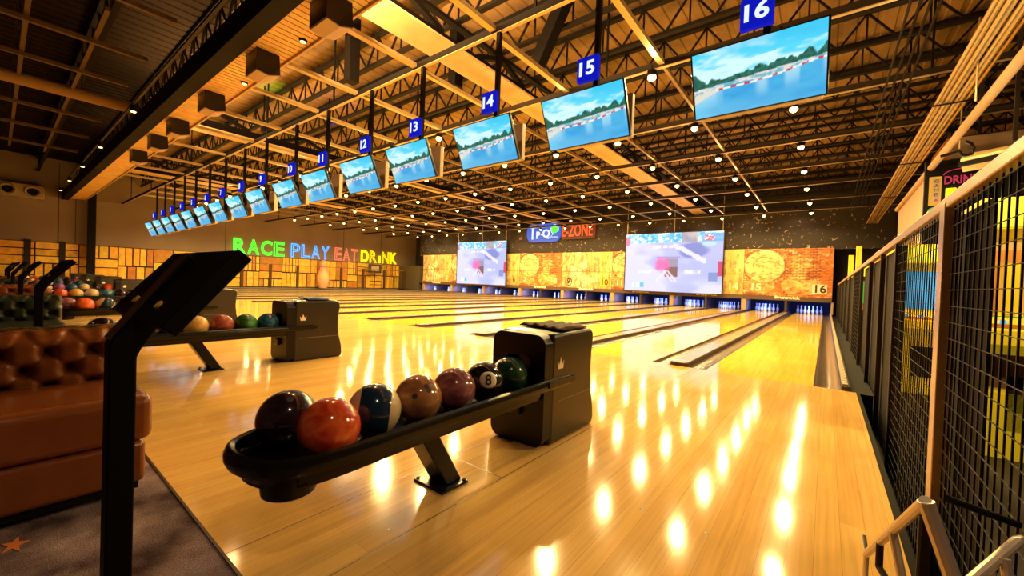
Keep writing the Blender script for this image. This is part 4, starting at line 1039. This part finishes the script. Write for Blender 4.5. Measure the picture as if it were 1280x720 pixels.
MB().tube([(-.05 + .24 * math.cos(math.pi * t / 16), -.01, .20 + .10 * math.sin(math.pi * t / 16)) for t in range(17)], .008, 6).build('arch_tube', M['g_magenta'], e)
MB().box(-.26, -.12, -.03, -.01, -.24, -.05).build('beer_mug', M['g_yellow'], e, bevel=.01); MB().tube([(-.12, -.02, -.09), (-.07, -.02, -.10), (-.07, -.02, -.18), (-.12, -.02, -.19)], .01, 6).build('mug_handle', M['g_yellow'], e)
e = empty('green_sign', (1.57, 10.96, 2.64)); tag(e, 'small oval green neon sign below the vertical sign', 'neon sign')
MB().tube([(.09 * math.cos(math.pi * t / 10), -.02, .06 * math.sin(math.pi * t / 10)) for t in range(20)], .014, 6, closed=True).build('tube_ring', M['g_lime'], e); MB().box(-.11, .11, 0, .05, -.09, .09).build('backing', M['blackm'], e)

# cable tray bundle along the right ceiling
e = empty('cable_tray', (1.4, 0, 4.0)); tag(e, 'bundle of pale cable conduits running along the right ceiling', 'cable tray')
for i in range(7): MB().tube([(-.17 + i * .055, 2.0, .02 * (i % 2)), (-.17 + i * .055, 22.5, .02 * (i % 2))], .018 + .006 * (i % 3), 6).build('conduit', M['tube'] if i % 3 else M['girder'], e)
for y in (6.0, 8.9, 12.5, 16.5): MB().box(-.22, .22, y, y + .03, -.05, -.03).build('cross_strap', M['steel_dark'], e); 
for i, (y, x) in enumerate(((7.6, 1.05), (9.9, 1.32))): tag(MB().tube([(x + .35, y, 4.55), (x + .35, y, 3.5)], .012, 6).build('hanging_rod', M['tube']), ['thin vertical rod at the right ceiling, nearer one', 'thin vertical rod at the right ceiling, farther one'][i], 'rod', 'rods at the right ceiling')
# darker conduit group left of the tray
e = empty('conduit_group', (.75, 0, 4.35)); tag(e, 'dim group of conduits beside the cable tray', 'conduit')
for i in range(4): MB().tube([(-.12 + i * .09, 4.0, 0), (-.12 + i * .09, 20, 0)], .016, 6).build('conduit', M['joist'], e)

# bowling ramp stack of steel tube at the right foreground
e = empty('ball_ramp', (.18, 1.15, 0)); tag(e, 'brushed steel tube ball ramp standing at the right foreground', 'ball ramp')
def T(pts, r, nm='rail', m='chrome'): MB().tube([(x - .18, y - 1.15, z) for x, y, z in pts], r, 10).build(nm, M[m], e, smooth=True)
RAMP = True

# ------------------------------------------------------------------ bulkhead uplights, plus fill lamps added over seating and arcade
for i, (x, y, pw, sz) in enumerate(((1.3, .0, 190, 1.25), (-7.5, -3.0, 120, 1.9), (-13, -3.0, 100, 1.9))):  # unseen lamps and rods, added to light the rack, floor and carpet
    o = copy_tree(fx); o.location = (x, y, 4.62); tag(o, 'added warm fill spotlight out of view, %s from the right' % ORD[i], 'spotlight', 'added fill spotlights')
    tag(MB().box(x - .02, x + .02, y - .02, y + .02, 4.62, ROOF).build('drop_rod', M['steel_black']), 'rod holding the %s added fill spotlight from the right' % ORD[i], 'rod', 'rods of the added fill spotlights')
    lamp('seating_fill', 'SPOT', (x, y, 4.40), pw, (1.0, .70, .42), .10, spot_size=sz, spot_blend=.7, rot=(0, math.radians(12) if i == 0 else 0, 0))
for i, x in enumerate((-5.5, -12.5, -19.5)):
    tag(MB().box(x - 2.4, x + 2.4, 2.60, 2.72, 4.781, 4.82).build('uplight_strip', M['steel_dark']), 'uplight strip on top of the bulkhead, %s from the right' % ORD[i], 'uplight', 'uplights on the bulkhead')
    lamp('uplight', 'AREA', (x, 2.66, 4.85), (1150, 420, 80)[i], (1.0, .58, .20), shape='RECTANGLE', size=4.6, size_y=.1, rot=(math.radians(180 - 38), 0, 0))
for (x, y, z, pw) in ((1.35, 4.1, 2.4, 170), (1.3, 7.0, 2.3, 60), (1.3, 9.7, 2.2, 50), (1.1, 12.0, 2.0, 40)):  # no fixtures, added to brighten the arcade behind the mesh
    lamp('arcade_fill', 'POINT', (x, y, z), pw, (1.0, .75, .35), .1)
T([(.155, 1.03, .638), (.125, 1.62, .225)], .0095)
T([(.155, 1.03, .638), (.235, 1.03, .38), (.30, 1.02, .012)], .0125)
T([(.160, 1.055, .60), (.155, 1.055, .012)], .009, 'leg', 'steel_dark')
T([(.125, 1.62, .225), (.12, 1.66, .26)], .006)
T([(.125, 1.62, .22), (.125, 1.62, .0)], .007, 'leg')
T([(.142, 1.28, .46), (.20, 1.20, .15), (.21, 1.2, .01)], .009)
T([(.135, 1.42, .36), (.1352, 1.419, .30)], .008, 'bracket', 'steel_dark')
T([(.135, 1.42, .30), (.20, 1.25, .25)], .008, 'bracket', 'steel_dark')
T([(.137, 1.5, .20), (.155, 1.05, .20)], .008, 'cross_bar', 'steel_dark')
T([(.19, 1.12, .40), (.335, 1.32, .50), (.35, 1.36, .49)], .010)
T([(.305, 1.26, .482), (.33, 1.2, .25), (.335, 1.2, .012)], .009, 'leg')
T([(.23, 1.30, .56), (.36, 1.42, .50)], .008, 'cross_bar', 'steel_black')
